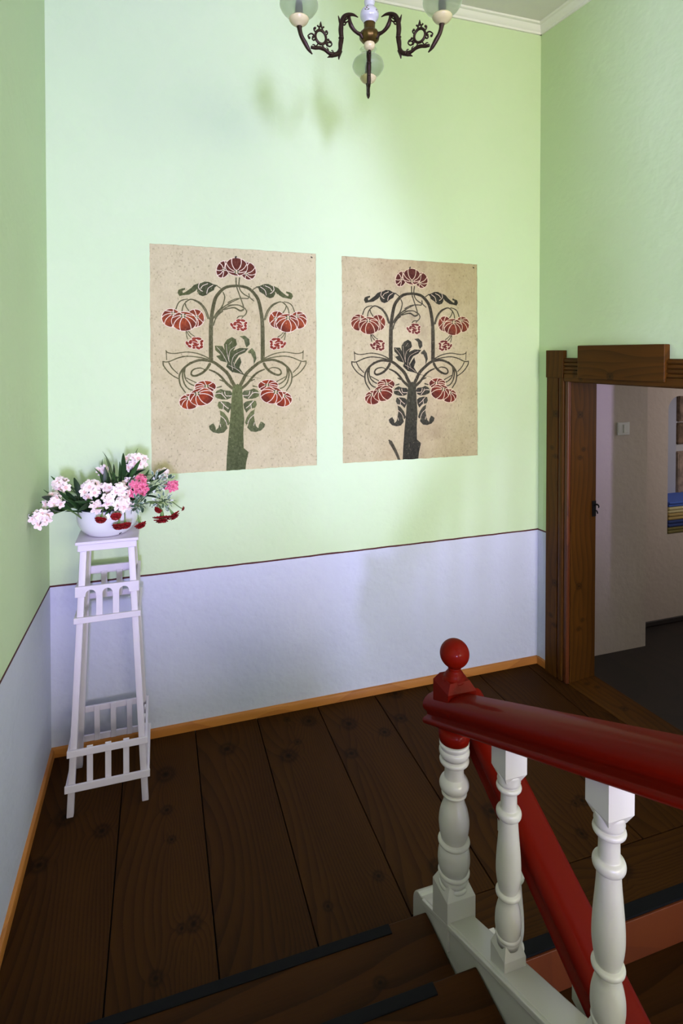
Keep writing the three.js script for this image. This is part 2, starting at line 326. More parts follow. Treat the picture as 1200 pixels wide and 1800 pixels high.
// the room beyond the doorway
{
  structure(put('wall_beyond', span(3.14, 3.87, -0.1, 2.6, -0.4, 0.055, 0), M.plainWall));
  const s = shapeOf([[3.6, -0.1], [6.0, -0.1], [6.0, 2.6], [3.6, 2.6]]), h = [[4.31, 0.689], [5.2, 0.689], [5.2, 1.6]];
  for (let i = 0; i <= 12; i++) { const a = (i / 12) * Math.PI / 2; h.push([5.1 + 0.1 * Math.cos(a), 1.64 + 0.13 * Math.sin(a)]); }
  for (let i = 0; i <= 12; i++) { const a = Math.PI / 2 + (i / 12) * Math.PI / 2; h.push([4.42 + 0.11 * Math.cos(a), 1.66 + 0.11 * Math.sin(a)]); }
  s.holes.push(new THREE.Path(h.map(([x, y]) => new THREE.Vector2(x, y))));
  const w = structure(put('wall_far', extrude(s, 0.24).translate(0, 0, -0.41), M.plainWall));
  put('niche_back', span(4.2, 4.665, 0.5, 1.9, -0.5, -0.415, 0), std({ color: '#a9a8b2', roughness: 0.85 }), w);
  const sm = [[150, 124, 104], [176, 150, 130], [136, 108, 84], [190, 182, 178]].map((c, i) => std({ map: texture(128, 128, (u, v) => mixc(c, c.map((q) => q * 0.62), Math.pow(fbm(u, v, 8, 4, 60 + i), 1.4) * 1.3), true, [3, 3]), bumpMap: plasterBump, bumpScale: 0.02, roughness: 0.95 }));
  put('mortar', span(4.66, 5.3, 0.5, 1.95, -0.52, -0.43, 0), std({ color: '#b9b4b4', roughness: 0.95 }), w);
  for (const [x0, x1, y0, y1, k] of [[4.672, 4.86, 0.86, 1.28, 1], [4.672, 4.83, 1.34, 1.52, 2], [4.68, 4.76, 1.53, 1.8, 0], [4.875, 5.2, 0.62, 0.98, 0], [4.875, 5.2, 1.0, 1.27, 2], [4.845, 5.2, 1.34, 1.56, 1], [4.79, 5.2, 1.58, 1.86, 3], [4.672, 4.86, 0.6, 0.84, 2]]) {
    const g = new RoundedBoxGeometry(x1 - x0, y1 - y0, 0.07, 3, 0.022), p = g.attributes.position;
    for (let i = 0; i < p.count; i++) { const q = (a, s2) => 0.008 * (hash(Math.round(p.getX(i) * 900), Math.round(p.getY(i) * 900) + Math.round(p.getZ(i) * 900) * 77, s2) - 0.5); p.setXYZ(i, p.getX(i) + q(0, 1), p.getY(i) + q(0, 2), p.getZ(i) + q(0, 3)); }
    g.computeVertexNormals(); put('stone', metres(g.translate((x0 + x1) / 2, (y0 + y1) / 2, -0.44)), sm[k], w);
  }
  const slant = (y0, y1) => metres(extrude(shapeOf([[3.16, 0.45], [6.0, 0.45], [6.0, -3.6], [3.57, -3.6]]), y1 - y0).rotateX(-Math.PI / 2).translate(0, y0, 0));
  structure(put('floor_beyond', slant(-0.12, -0.004), std({ map: wood(23, [36, 26, 19], [23, 16, 11], 3, 10), roughness: 0.5 })));
  structure(put('wall_beyond_end', span(5.6, 5.75, -0.1, 2.6, -0.5, 3.6, 0), M.plainWall));
  const sw = structure(group('window_4', [5.598, 1.2, 0.75], -Math.PI / 2)), day = std({ color: '#888a90', emissive: '#c8ccd8', emissiveIntensity: 0.8, roughness: 0.3 });
  for (const g of [span(-0.5, -0.45, 0, 1, 0, 0.05), span(0.45, 0.5, 0, 1, 0, 0.05), span(-0.45, 0.45, 0, 0.05, 0, 0.05), span(-0.45, 0.45, 0.95, 1, 0, 0.05), span(-0.02, 0.02, 0.05, 0.95, 0, 0.04)]) put('window_frame', g, M.white, sw);
  for (const m of [-1, 1]) put('pane', span(m > 0 ? 0.02 : -0.45, m > 0 ? 0.45 : -0.02, 0.05, 0.95, 0.004, 0.01, 0), day, sw);
  structure(put('wall_beyond_front', span(3.45, 6.0, -0.1, 2.6, 3.45, 3.6, 0), M.plainWall));
  structure(put('ceiling_beyond', slant(2.5, 2.65), M.ceiling));
  structure(put('baseboard_beyond', span(3.872, 5.6, 0, 0.035, -0.17, -0.155, 0.003), std({ color: '#2c2420', roughness: 0.6 })));
}

// ---------------------------------------------------------------- stair railings
const RS = 1.475, LS = 1.6;                                           // the two handrails' places across the stairs
const railTop = (g) => g;
function railGeo(x, z0, z1, yAt) {
  const half = [[0, 0.108], [0.02, 0.107], [0.038, 0.102], [0.051, 0.092], [0.059, 0.078], [0.0605, 0.064], [0.056, 0.053], [0.048, 0.046], [0.043, 0.038], [0.0425, 0.031], [0.047, 0.0265], [0.056, 0.0235], [0.0605, 0.017], [0.06, 0.008], [0.054, 0.001], [0.04, 0], [0, 0]];
  const pts = [...half, ...half.slice(1, -1).reverse().map(([a, b]) => [-a, b])], g = extrude(shapeOf(pts.reverse()), z1 - z0);
  const p = g.attributes.position;
  for (let i = 0; i < p.count; i++) { const z = z0 + p.getZ(i); p.setXYZ(i, x + p.getX(i), yAt(z) + p.getY(i), z); }
  g.computeVertexNormals();
  return metres(toCreasedNormals(g, 0.75));
}
const upUnder = (z) => 0.862 + 0.472 * (z - 1.583), downUnder = (z) => 0.684 - 0.495 * (z - 1.666);
// a turned post: square blocks with cut corners at both ends and a lathed shaft; heights from the foot
function blockGeo(a, y0, y1, cutTop, cutBottom, ra) {
  const c = (y, r, round) => { const out = []; for (let i = 0; i < 4; i++) { const s = [[1, 1], [-1, 1], [-1, -1], [1, -1]][i]; out.push([s[0] * r, y, s[1] * r]); } return out; };
  const rings = []; if (cutBottom) rings.push(c(y0 - cutBottom, ra * 0.72)); rings.push(c(y0, a), c(y1, a)); if (cutTop) rings.push(c(y1 + cutTop, ra * 0.72));
  const pos = []; const tri = (p, q, r) => pos.push(...p, ...q, ...r);
  for (let k = 0; k < rings.length - 1; k++) for (let i = 0; i < 4; i++) { const A = rings[k][i], B = rings[k][(i + 1) % 4], C = rings[k + 1][i], D = rings[k + 1][(i + 1) % 4]; tri(A, C, B); tri(B, C, D); }
  const top = rings.at(-1), bot = rings[0]; tri(top[0], top[2], top[1]); tri(top[0], top[3], top[2]); tri(bot[0], bot[1], bot[2]); tri(bot[0], bot[2], bot[3]);
  const g = new THREE.BufferGeometry(); g.setAttribute('position', new THREE.Float32BufferAttribute(pos, 3));
  for (let i = 0; i < pos.length; i += 9) { const n = V(pos[i + 3] - pos[i], pos[i + 4] - pos[i + 1], pos[i + 5] - pos[i + 2]).cross(V(pos[i + 6] - pos[i], pos[i + 7] - pos[i + 1], pos[i + 8] - pos[i + 2])), m = V(pos[i] + pos[i + 3] + pos[i + 6], pos[i + 1] + pos[i + 4] + pos[i + 7] - 1.5 * (y0 + y1), pos[i + 2] + pos[i + 5] + pos[i + 8]); if (n.dot(m) < 0) for (let k = 0; k < 3; k++) [pos[i + 3 + k], pos[i + 6 + k]] = [pos[i + 6 + k], pos[i + 3 + k]]; }
  g.setAttribute('position', new THREE.Float32BufferAttribute(pos, 3)); g.computeVertexNormals();
  return metres(g);
}
const bead = (y, r, h, inner) => { const o = []; for (let i = 0; i <= 8; i++) { const a = -Math.PI / 2 + (i / 8) * Math.PI; o.push([inner + (r - inner) * Math.cos(a), y + h * Math.sin(a)]); } return o; };
// height 0.635 from stringer to rail
function shaftProfile() {
  return [[0.0, 0.07], [0.031, 0.07], [0.032, 0.085], ...bead(0.094, 0.0355, 0.006, 0.031), [0.0345, 0.106], ...smoothProfile([[0.0345, 0.106], [0.0365, 0.125], [0.0355, 0.15], [0.031, 0.173], [0.0265, 0.188], [0.0252, 0.2]], 16),
    [0.0255, 0.205], ...bead(0.214, 0.0355, 0.0085, 0.027), ...smoothProfile([[0.027, 0.224], [0.0315, 0.245], [0.0345, 0.275], [0.0335, 0.315], [0.029, 0.37], [0.0262, 0.405], [0.0255, 0.428]], 24),
    ...bead(0.442, 0.035, 0.0135, 0.026), [0.0228, 0.458], [0.0222, 0.49], [0.0228, 0.505], ...bead(0.517, 0.035, 0.0085, 0.026), [0.031, 0.529], [0.0325, 0.536], [0.031, 0.543], [0.0325, 0.552], [0.0325, 0.57], [0.0, 0.57]];
}
const balusterGeo = merge([lathe(shaftProfile(), 36), blockGeo(0.0345, -0.05, 0.052, 0.032, 0, 0.033), blockGeo(0.0345, 0.565, 0.7, 0, 0.022, 0.033)].map((g) => metres(g)));
{
  const r = group('stair_railing', [0, 0, 0]);
  tag(r, 'red handrail on white turned balusters, rising from the ball topped newel post', 'railing');
  put('handrail', railGeo(RS, 1.468, 4.45, upUnder), M.red, r);
  for (let i = 0; i < 8; i++) { const z = 1.893 + 0.3725 * i; put('baluster', balusterGeo, M.white, r).position.set(RS, SY(z) - 0.004, z); }
  const np = [[0, 0.3], [0.043, 0.3], [0.045, 0.318], ...bead(0.333, 0.05, 0.008, 0.043), ...smoothProfile([[0.045, 0.342], [0.0475, 0.352], [0.044, 0.362]], 6), ...bead(0.372, 0.0525, 0.0075, 0.045), ...smoothProfile([[0.047, 0.381], [0.052, 0.4], [0.053, 0.42], [0.05, 0.445], [0.041, 0.465]], 16),
    ...bead(0.475, 0.053, 0.0085, 0.042), ...smoothProfile([[0.042, 0.485], [0.047, 0.505], [0.0505, 0.54], [0.046, 0.575], [0.036, 0.605], [0.032, 0.622], [0.0325, 0.63]], 22), ...bead(0.638, 0.042, 0.007, 0.034), ...smoothProfile([[0.036, 0.646], [0.046, 0.655], [0.049, 0.668], [0.044, 0.682], [0.033, 0.695]], 14),
    [0.0315, 0.71], [0.0318, 0.735], ...bead(0.748, 0.049, 0.011, 0.036), [0.044, 0.762], ...bead(0.778, 0.0505, 0.012, 0.044), [0.046, 0.793], [0.049, 0.8], [0.0495, 0.815], [0, 0.815]];
  const newel = put('newel_post', metres(merge([lathe(np, 40), blockGeo(0.0515, 0.16, 0.318, 0.035, 0, 0.05)])), M.white, r);
  newel.position.set(RS, 0, 1.583);
  const cap = put('newel_head', metres(merge([lathe([[0, 0.8], [0.046, 0.8], [0.052, 0.83], [0.053, 0.868], [0, 0.868]], 40), blockGeo(0.052, 0.93, 1.0, 0.027, 0, 0.05), lathe([[0, 1.015], [0.04, 1.015], [0.0415, 1.021], [0.037, 1.028], [0.03, 1.03], [0.031, 1.036], [0.026, 1.043], [0.021, 1.048], [0.021, 1.055], [0.024, 1.062], [0, 1.062]], 32)])), M.red, newel);
  cap.userData.label = 'red head';
  const ball = []; for (let i = 0; i <= 22; i++) { const a = -1.15 + (i / 22) * (Math.PI / 2 + 1.15); ball.push([0.0485 * Math.cos(a), 1.104 + 0.046 * Math.sin(a)]); }
  put('ball_finial', lathe(ball, 40), M.red, newel).userData.label = 'round red ball';
  const l = group('stair_railing', [0, 0, 0]);
  tag(l, 'red handrail sloping down behind the white balusters, along the flight going down', 'railing');
  put('handrail', railGeo(LS, 1.46, 4.9, downUnder), M.red, l);
  for (let i = 0; i < 8; i++) { const z = 1.735 + 0.345 * i; put('baluster', balusterGeo, M.white, l).position.set(LS, downUnder(z) - 0.635, z); }
}

// ---------------------------------------------------------------- slatted flower stand
{
  const st = group('flower_stand', [0.312, 0, 0.287]);
  tag(st, 'tall white wooden flower stand tapering like a tower, with slatted galleries, in the corner', 'plant stand');
  const W = (y) => 0.176 - 0.0485 * y, S = M.standWhite;
  for (const [sx, sz] of [[-1, -1], [1, -1], [-1, 1], [1, 1]]) {
    const g = new RoundedBoxGeometry(0.029, 1.225, 0.026, 1, 0.003).translate(0, 0.6125, 0), p = g.attributes.position;
    for (let i = 0; i < p.count; i++) { const y = p.getY(i), w = W(y) - 0.0145; p.setXYZ(i, p.getX(i) + sx * w, y, p.getZ(i) + sz * w); }
    g.computeVertexNormals(); put('leg', metres(toCreasedNormals(g, 0.6)), S, st);
  }
  put('top_board', span(-0.137, 0.137, 1.222, 1.237, -0.137, 0.137, 0.004), S, st);
  // boards lie on the outside of the legs and lean with them
  const lean = Math.atan(0.0485);
  for (let side = 0; side < 4; side++) {
    const place = (m, y, out = 0) => { m.rotation.order = 'YXZ'; m.rotation.y = side * Math.PI / 2; m.rotation.x = -lean; const d = W(y) + 0.005 + out; m.position.set(Math.sin(side * Math.PI / 2) * d, y, Math.cos(side * Math.PI / 2) * d); return m; };
    const rail = (name, y, h, extra, geo) => place(put(name, geo ?? box(2 * (W(y) + extra), h, 0.011, 0, 0, 0, 0.002), S, st), y);
    rail('apron', 1.206, 0.03, 0.008);
    const odd = side % 2 ? 0.012 : 0;
    rail('rail', 0.878, 0.027, 0.011 - odd * 0.4); rail('rail', 0.286, 0.03, 0.011 - odd * 0.4); rail('rail', 0.132, 0.032, 0.013 - odd * 0.4);
    // arched board: straight top, three round notches below
    const y = 1.007, hw = W(y) + 0.01 - odd * 0.4, s = new THREE.Shape();
    s.moveTo(-hw, 0.024); s.lineTo(-hw, -0.022 + (side === 2 ? 0.008 : 0));
    if (side !== 2) for (const cx of [-0.072, 0, 0.072]) { s.lineTo(cx - 0.0225, -0.022); s.lineTo(cx - 0.0225, -0.016); s.absellipse(cx, -0.016, 0.0225, 0.0235, Math.PI, 0, true); s.lineTo(cx + 0.0225, -0.022); }
    s.lineTo(hw, -0.022 + (side === 2 ? 0.008 : 0)); s.lineTo(hw, 0.024); s.closePath();
    rail(side === 2 ? 'rail' : 'arched_board', y, 0, 0, metres(extrude(s, 0.0095, 0.0008).translate(0, 0, -0.005)));
    for (const cx of [-0.036, 0.036]) { const m = put('slat', box(0.028, 0.135, 0.008, 0, 0, 0, 0.0015), S, st); place(m, 0.935, -0.0095); m.translateX(cx); }
    for (const cx of [-0.078, 0.0, 0.078]) { const m = put('slat', box(0.026, 0.185, 0.008, 0, 0, 0, 0.0015), S, st); place(m, 0.212, -0.0095); m.translateX(cx); }
  }
}
// enamel bowl on top of it
const enamel = phys({ color: '#e4e5e8', roughness: 0.25, clearcoat: 0.6, clearcoatRoughness: 0.1 });
const BOWL = [0.305, 1.237, 0.287];
{
  const b = group('enamel_bowl', BOWL);
  tag(b, 'round white enamel bowl with a dark rim, full of flowers, on the flower stand', 'bowl');
  const prof = smoothProfile([[0.0, 0.0], [0.082, 0.002], [0.1, 0.008], [0.125, 0.034], [0.138, 0.066], [0.141, 0.095], [0.137, 0.122], [0.139, 0.133]], 40), inner = smoothProfile([[0.136, 0.132], [0.133, 0.12], [0.136, 0.095], [0.132, 0.066], [0.118, 0.036], [0.095, 0.012], [0, 0.008]], 30);
  put('bowl_body', lathe([...prof, ...inner], 56), enamel, b);
  put('rim', new THREE.TorusGeometry(0.1385, 0.0035, 8, 56).rotateX(Math.PI / 2).translate(0, 0.134, 0), std({ color: '#1c2630', roughness: 0.35 }), b);
  const chip = put('chipped_spot', box(0.014, 0.005, 0.003, 0, 0, 0, 0.001), std({ color: '#222222', roughness: 0.8 }), b); chip.position.set(0.062, 0.012, 0.0865); chip.rotation.set(0.6, 0.62, 0.1);
}

// ---------------------------------------------------------------- cut flowers
const leafM = [['#22401c', 0.45], ['#2f5425', 0.45], ['#1a3318', 0.5]].map(([c, r]) => phys({ color: c, roughness: r, side: THREE.DoubleSide }));
const stemM = std({ color: '#55703a', roughness: 0.6 }), oliveM = std({ color: '#7d7a35', roughness: 0.6 });
const petalTex = std({ vertexColors: true, roughness: 0.6, side: THREE.DoubleSide });
const redBloom = std({ color: '#8f0a10', roughness: 0.65, side: THREE.DoubleSide });
// a petal or leaf: strip along +y, folded and bent towards +z; colours from its foot, middle and edge
function blade(len, wid, { bend = 0.4, fold = 0.15, tip = 0.5, rows = 5, cols = 4, foot, mid, edge, ruffle = 0, s = 0 } = {}) {
  const pos = [], col = [], idx = [];
  for (let i = 0; i <= rows; i++) for (let j = 0; j <= cols; j++) {
    const t = i / rows, q = (j / cols) * 2 - 1, a = bend * t, prof = Math.pow(Math.sin(Math.PI * Math.min(1, Math.pow(t, tip) * 0.94 + 0.03)), 0.8), w = wid * prof * 0.5;
    const y = len * (bend ? Math.sin(a) / bend : t), z = len * (bend ? (1 - Math.cos(a)) / bend : 0);
    pos.push(q * w, y, z + fold * Math.abs(q) * w + ruffle * Math.sin(q * 7 + s + t * 3) * t);
    if (foot) { const k = Math.abs(q) > 0.7 && i < rows ? edge : t < 0.3 ? foot : t > 0.92 ? edge : mid; col.push(k.r, k.g, k.b); }
    if (i < rows && j < cols) { const n = i * (cols + 1) + j; idx.push(n, n + 1, n + cols + 1, n + 1, n + cols + 2, n + cols + 1); }
  }
  const g = new THREE.BufferGeometry(); g.setAttribute('position', new THREE.Float32BufferAttribute(pos, 3));
  g.setAttribute('uv', new THREE.Float32BufferAttribute(new Float32Array(pos.length / 3 * 2), 2));
  if (foot) g.setAttribute('color', new THREE.Float32BufferAttribute(col, 3));
  g.setIndex(idx); g.computeVertexNormals(); return g;
}
const C = (h) => new THREE.Color(h);
function blossom(size, foot, mid, edge, s, open = 1.05) {              // five overlapping petals round a throat, facing +y
  const list = [];
  for (let i = 0; i < 5; i++) { const g = blade(size * (0.92 + 0.16 * hash(i, s, 2)), size * 0.66, { bend: 0.7, fold: -0.1, tip: 1.3, foot: C(foot), mid: C(mid), edge: C(edge), ruffle: size * 0.05, s: i + s }); list.push(g.rotateX(open + 0.2 * (hash(i, s, 4) - 0.5)).rotateY((i / 5) * Math.PI * 2 + 0.3 * hash(i, s, 8))); }
  for (let i = 0; i < 3; i++) { const g = blade(size * 0.4, size * 0.16, { bend: 0.5, foot: C(foot), mid: C(foot), edge: C(mid), rows: 3, cols: 2 }); list.push(g.rotateX(0.5).rotateY(i * 2.1)); }
  const tube = taper([[0, -size * 0.5, 0], [0, -size * 0.2, 0], [0, 0.002, 0]], [size * 0.07, size * 0.1, size * 0.18], 4, 6), n = tube.attributes.position.count, cl = new Float32Array(n * 3), f = C(mid);
  for (let i = 0; i < n; i++) cl.set([f.r, f.g, f.b], i * 3);
  tube.setAttribute('color', new THREE.BufferAttribute(cl, 3)); list.push(tube);
  return merge(list);
}
const pale = [0, 1, 2, 3].map((s) => blossom(0.027, '#dea098', '#f3e0db', '#f9f1ee', s, 0.85 + s * 0.14)), hot = [0, 1, 2].map((s) => blossom(0.024, '#9c1a3e', '#dc5f86', '#ef93ac', s + 9, 0.8 + s * 0.15));
const longLeaf = [0, 1, 2].map((s) => blade(1, 0.16 + 0.03 * s, { bend: 0.35 + 0.25 * s, fold: 0.45, tip: 0.8, rows: 8, cols: 2 }));
const up = V(0, 1, 0), quat = (dir, roll = 0) => new THREE.Quaternion().setFromUnitVectors(up, dir.clone().normalize()).multiply(new THREE.Quaternion().setFromAxisAngle(up, roll));
// root inside the bowl, spray of blossoms at the tip
function oleander(label, tip, R, count, geos, { leaves = 4, lift = 0.04, leafLen = 0.1, face = [0.25, 0.35, 0.85], root, buds = 0 } = {}) {
  const t = V(...tip), b = root ? V(...root) : V(BOWL[0] + (tip[0] - BOWL[0]) * 0.3, 1.3, BOWL[2] + (tip[2] - BOWL[2]) * 0.3 + 0.01);
  const g = group('oleander_sprig', [b.x, b.y, b.z]); tag(g, label, 'flower', undefined);
  const d = t.clone().sub(b), midp = d.clone().multiplyScalar(0.5).add(V(0, lift, 0)), curve = new THREE.CatmullRomCurve3([V(0, 0, 0), midp, d.clone().multiplyScalar(0.97)]);
  put('stem', taper([V(0, 0, 0), midp, d.clone().multiplyScalar(0.97)], [0.0035, 0.003, 0.002], 10, 6), stemM, g);
  for (let i = 0; i < leaves; i++) {
    const u = 0.3 + 0.55 * (i / Math.max(1, leaves - 1)), p = curve.getPointAt(u), tg = curve.getTangentAt(u), a = i * 2.4 + rr(-0.4, 0.4), side = V(Math.cos(a), 0.4, Math.sin(a) * 0.7);
    const m = put('leaf', longLeaf[i % 3], leafM[i % 3], g), L = leafLen * rr(0.8, 1.15);
    m.position.copy(p); m.quaternion.copy(quat(tg.clone().multiplyScalar(1.1).addScaledVector(side, 0.55), rr(0, 6))); m.scale.set(L, L, L);
  }
  const f = V(...face).normalize();
  for (let i = 0; i < count; i++) {
    const h = i / count, a = i * 2.39996, rad = Math.sqrt((i + 0.4) / count), n = V(Math.cos(a) * rad, Math.sin(a) * rad, Math.sqrt(Math.max(0.05, 1 - rad * rad * 0.85)));
    const q = new THREE.Quaternion().setFromUnitVectors(V(0, 0, 1), f), dir = n.clone().applyQuaternion(q);
    const m = put('blossom', geos[i % geos.length], petalTex, g), k = rr(0.82, 1.15);
    m.position.copy(d).addScaledVector(dir, R * rr(0.6, 1.1)).add(V(rr(-0.005, 0.005), rr(-0.006, 0.006), 0)); m.quaternion.copy(quat(dir.clone().addScaledVector(f, 0.3).add(V(rr(-0.3, 0.3), rr(-0.2, 0.4), 0)), rr(0, 6))); m.scale.setScalar(k);
    const s0 = d.clone().multiplyScalar(0.95); put('flower_stalk', taper([s0, s0.clone().lerp(m.position, 0.6), m.position.clone().addScaledVector(dir, -0.008)], [0.0012, 0.001, 0.0014], 4, 5), oliveM, g);
  }
  for (let i = 0; i < buds; i++) { const a = V(rr(-1, 1), rr(-0.2, 1), rr(0, 1)).normalize(), e = d.clone().addScaledVector(a, R * 1.25); put('bud', taper([e.clone().addScaledVector(a, -0.018), e.clone().addScaledVector(a, -0.006), e], [0.0015, 0.0035, 0.0008], 5, 6), oliveM, g); }
  return g;
}
const PL = 'pale pink oleander spray ';
oleander(PL + 'at the very top of the bouquet, largest of the bunch', [0.43, 1.555, 0.28], 0.056, 15, pale, { leaves: 5, leafLen: 0.12, face: [0.1, 0.5, 0.8] });
oleander(PL + 'high in the bouquet, its petals against the painted tree panel corner', [0.567, 1.487, 0.22], 0.02, 5, pale, { leaves: 3 });
oleander(PL + 'standing alone behind the bouquet, small and furthest back', [0.277, 1.52, 0.22], 0.019, 4, pale, { leaves: 2, lift: 0.02 });
oleander(PL + 'dense and round, over the bowl rim near the corner', [0.24, 1.458, 0.36], 0.046, 10, pale, { leaves: 5 });
oleander(PL + 'of three flowers just above the middle of the bouquet', [0.311, 1.463, 0.37], 0.019, 4, pale, { leaves: 3 });
oleander(PL + 'single white bloom resting on the bowl rim', [0.265, 1.4, 0.43], 0.014, 3, pale, { leaves: 3, leafLen: 0.07 });
oleander(PL + 'whitest one, under the hot pink cluster', [0.37, 1.462, 0.42], 0.03, 7, pale, { leaves: 4 });
oleander(PL + 'low in the middle, two blooms above the dark red carnation', [0.318, 1.426, 0.45], 0.018, 4, pale, { leaves: 2, leafLen: 0.07 });
oleander(PL + 'low at the front, drooping over the rim above the carnations', [0.385, 1.405, 0.45], 0.03, 7, pale, { leaves: 2, leafLen: 0.07 });
oleander(PL + 'with olive buds, reaching up towards the corner of the walls', [0.112, 1.482, 0.33], 0.04, 8, pale, { leaves: 5, buds: 6, leafLen: 0.11, face: [-0.2, 0.4, 0.8] });
oleander(PL + 'with long leaves, stretching sideways towards the corner', [0.094, 1.43, 0.42], 0.036, 7, pale, { leaves: 6, leafLen: 0.13, face: [-0.1, 0.3, 0.9] });
oleander(PL + 'hanging lowest beyond the bowl, nearest to the side wall', [0.05, 1.385, 0.485], 0.036, 9, pale, { leaves: 6, leafLen: 0.12, lift: 0.05, face: [-0.1, 0.1, 1], buds: 5 });
oleander(PL + 'half hidden behind the hot pink cluster', [0.408, 1.48, 0.33], 0.024, 5, pale, { leaves: 3 });
oleander('hot pink oleander cluster in the middle of the bouquet', [0.449, 1.464, 0.39], 0.048, 13, hot, { leaves: 4 });
oleander('small hot pink oleander sprig at the outer side of the bouquet', [0.6, 1.44, 0.31], 0.026, 6, hot, { leaves: 3, leafLen: 0.07 });
// bare leafy shoots that fill the bowl
function shoot(label, tip, n, len, lift = 0.03) {
  const b = V(BOWL[0] + (tip[0] - BOWL[0]) * 0.25, 1.32, BOWL[2] + (tip[2] - BOWL[2]) * 0.25), d = V(...tip).sub(b), g = group('leafy_shoot', [b.x, b.y, b.z]), mid = d.clone().multiplyScalar(0.5).add(V(0, lift, 0));
  tag(g, label, 'greenery'); const c = new THREE.CatmullRomCurve3([V(0, 0, 0), mid, d]);
  put('stem', taper([V(0, 0, 0), mid, d], [0.0035, 0.003, 0.0015], 10, 6), stemM, g);
  for (let i = 0; i < n; i++) { const u = 0.15 + 0.8 * i / n, a = i * 2.4, m = put('leaf', longLeaf[i % 3], leafM[i % 3], g), L = len * rr(0.75, 1.15); m.position.copy(c.getPointAt(u)); m.quaternion.copy(quat(c.getTangentAt(u).clone().addScaledVector(V(Math.cos(a), 0.2, Math.sin(a)), 0.5), rr(0, 6))); m.scale.setScalar(L * 1.15); }
}
const SH = 'dark green leafy shoot ';
shoot(SH + 'rising steeply behind the pale sprays towards the top of the bouquet', [0.4, 1.53, 0.3], 11, 0.12);
shoot(SH + 'leaning to the painted panel under the topmost flowers', [0.43, 1.52, 0.36], 9, 0.11);
shoot(SH + 'with the tallest bare tip, beside the small spray at the back', [0.33, 1.545, 0.27], 8, 0.1);
shoot(SH + 'filling the middle of the bowl under the round pale spray', [0.24, 1.41, 0.4], 12, 0.1);
shoot(SH + 'lying over the bowl rim towards the corner', [0.14, 1.4, 0.37], 11, 0.12);
shoot(SH + 'with narrow tips pointing at the side wall', [0.1, 1.385, 0.45], 10, 0.11, 0.04);
shoot(SH + 'spreading under the whitest spray at the front', [0.37, 1.39, 0.42], 10, 0.08);
shoot(SH + 'between the hot pink cluster and the variegated sprigs', [0.5, 1.43, 0.38], 10, 0.09);
shoot(SH + 'with broad dark leaves right behind the bowl rim at its middle', [0.3, 1.45, 0.3], 14, 0.11);
shoot(SH + 'hanging a little over the front rim between the carnations', [0.33, 1.375, 0.44], 8, 0.06);
shoot(SH + 'behind the variegated sprigs, its tip over the panel edge', [0.54, 1.5, 0.27], 7, 0.09);
// green leaves edged with white
const variM = std({ vertexColors: true, roughness: 0.6, side: THREE.DoubleSide });
const vari = [0, 1, 2].map((s) => blade(0.026 + 0.003 * s, 0.011, { bend: 0.5 + 0.2 * s, fold: 0.3, tip: 0.9, rows: 5, cols: 6, foot: C('#5d7a58'), mid: C(s ? '#64806a' : '#e6ece2'), edge: C('#eef2ec') })), broad = [0, 1].map((s) => blade(0.04, 0.019, { bend: 0.5, fold: 0.2, tip: 0.9, rows: 6, cols: 6, foot: C('#4c6b4c'), mid: C('#3f6045'), edge: C('#a8bda6') }));
function variegated(label, tip, R, n, wide = 0) {
  const b = V(BOWL[0] + (tip[0] - BOWL[0]) * 0.35, 1.32, BOWL[2] + (tip[2] - BOWL[2]) * 0.35), d = V(...tip).sub(b), mid = d.clone().multiplyScalar(0.5).add(V(0, 0.025, 0)), g = group('variegated_sprig', [b.x, b.y, b.z]);
  tag(g, label, 'greenery'); put('stem', taper([V(0, 0, 0), mid, d], [0.003, 0.0025, 0.0015], 8, 6), stemM, g);
  for (let i = 0; i < n; i++) { const a = i * 2.39996, rad = Math.sqrt((i + 0.5) / n), dir = V(Math.cos(a) * rad, Math.sin(a) * rad + 0.15, 0.55 + 0.4 * rnd()).normalize(); const m = put('leaf', (i < wide ? broad[i % 2] : vari[i % 3]), variM, g); m.position.copy(d).add(V(Math.cos(a) * rad, Math.sin(a) * rad, 0.3 * (1 - rad)).multiplyScalar(R * 0.8)); m.quaternion.copy(quat(dir, rr(0, 6))); }
}
variegated('white edged variegated sprig, largest, beside the hot pink cluster', [0.523, 1.472, 0.36], 0.05, 42, 5);
variegated('white edged variegated sprig lower down, above the hanging red carnations', [0.562, 1.392, 0.4], 0.042, 34, 3);
variegated('small white edged sprig with broad green leaves under the hot pink flowers', [0.455, 1.402, 0.44], 0.036, 18, 12);
variegated('small white edged sprig over the bowl rim, next to the low pale spray', [0.43, 1.395, 0.45], 0.03, 14, 4);
variegated('white edged tuft behind the pink sprig at the outer side', [0.58, 1.47, 0.3], 0.03, 14, 4);
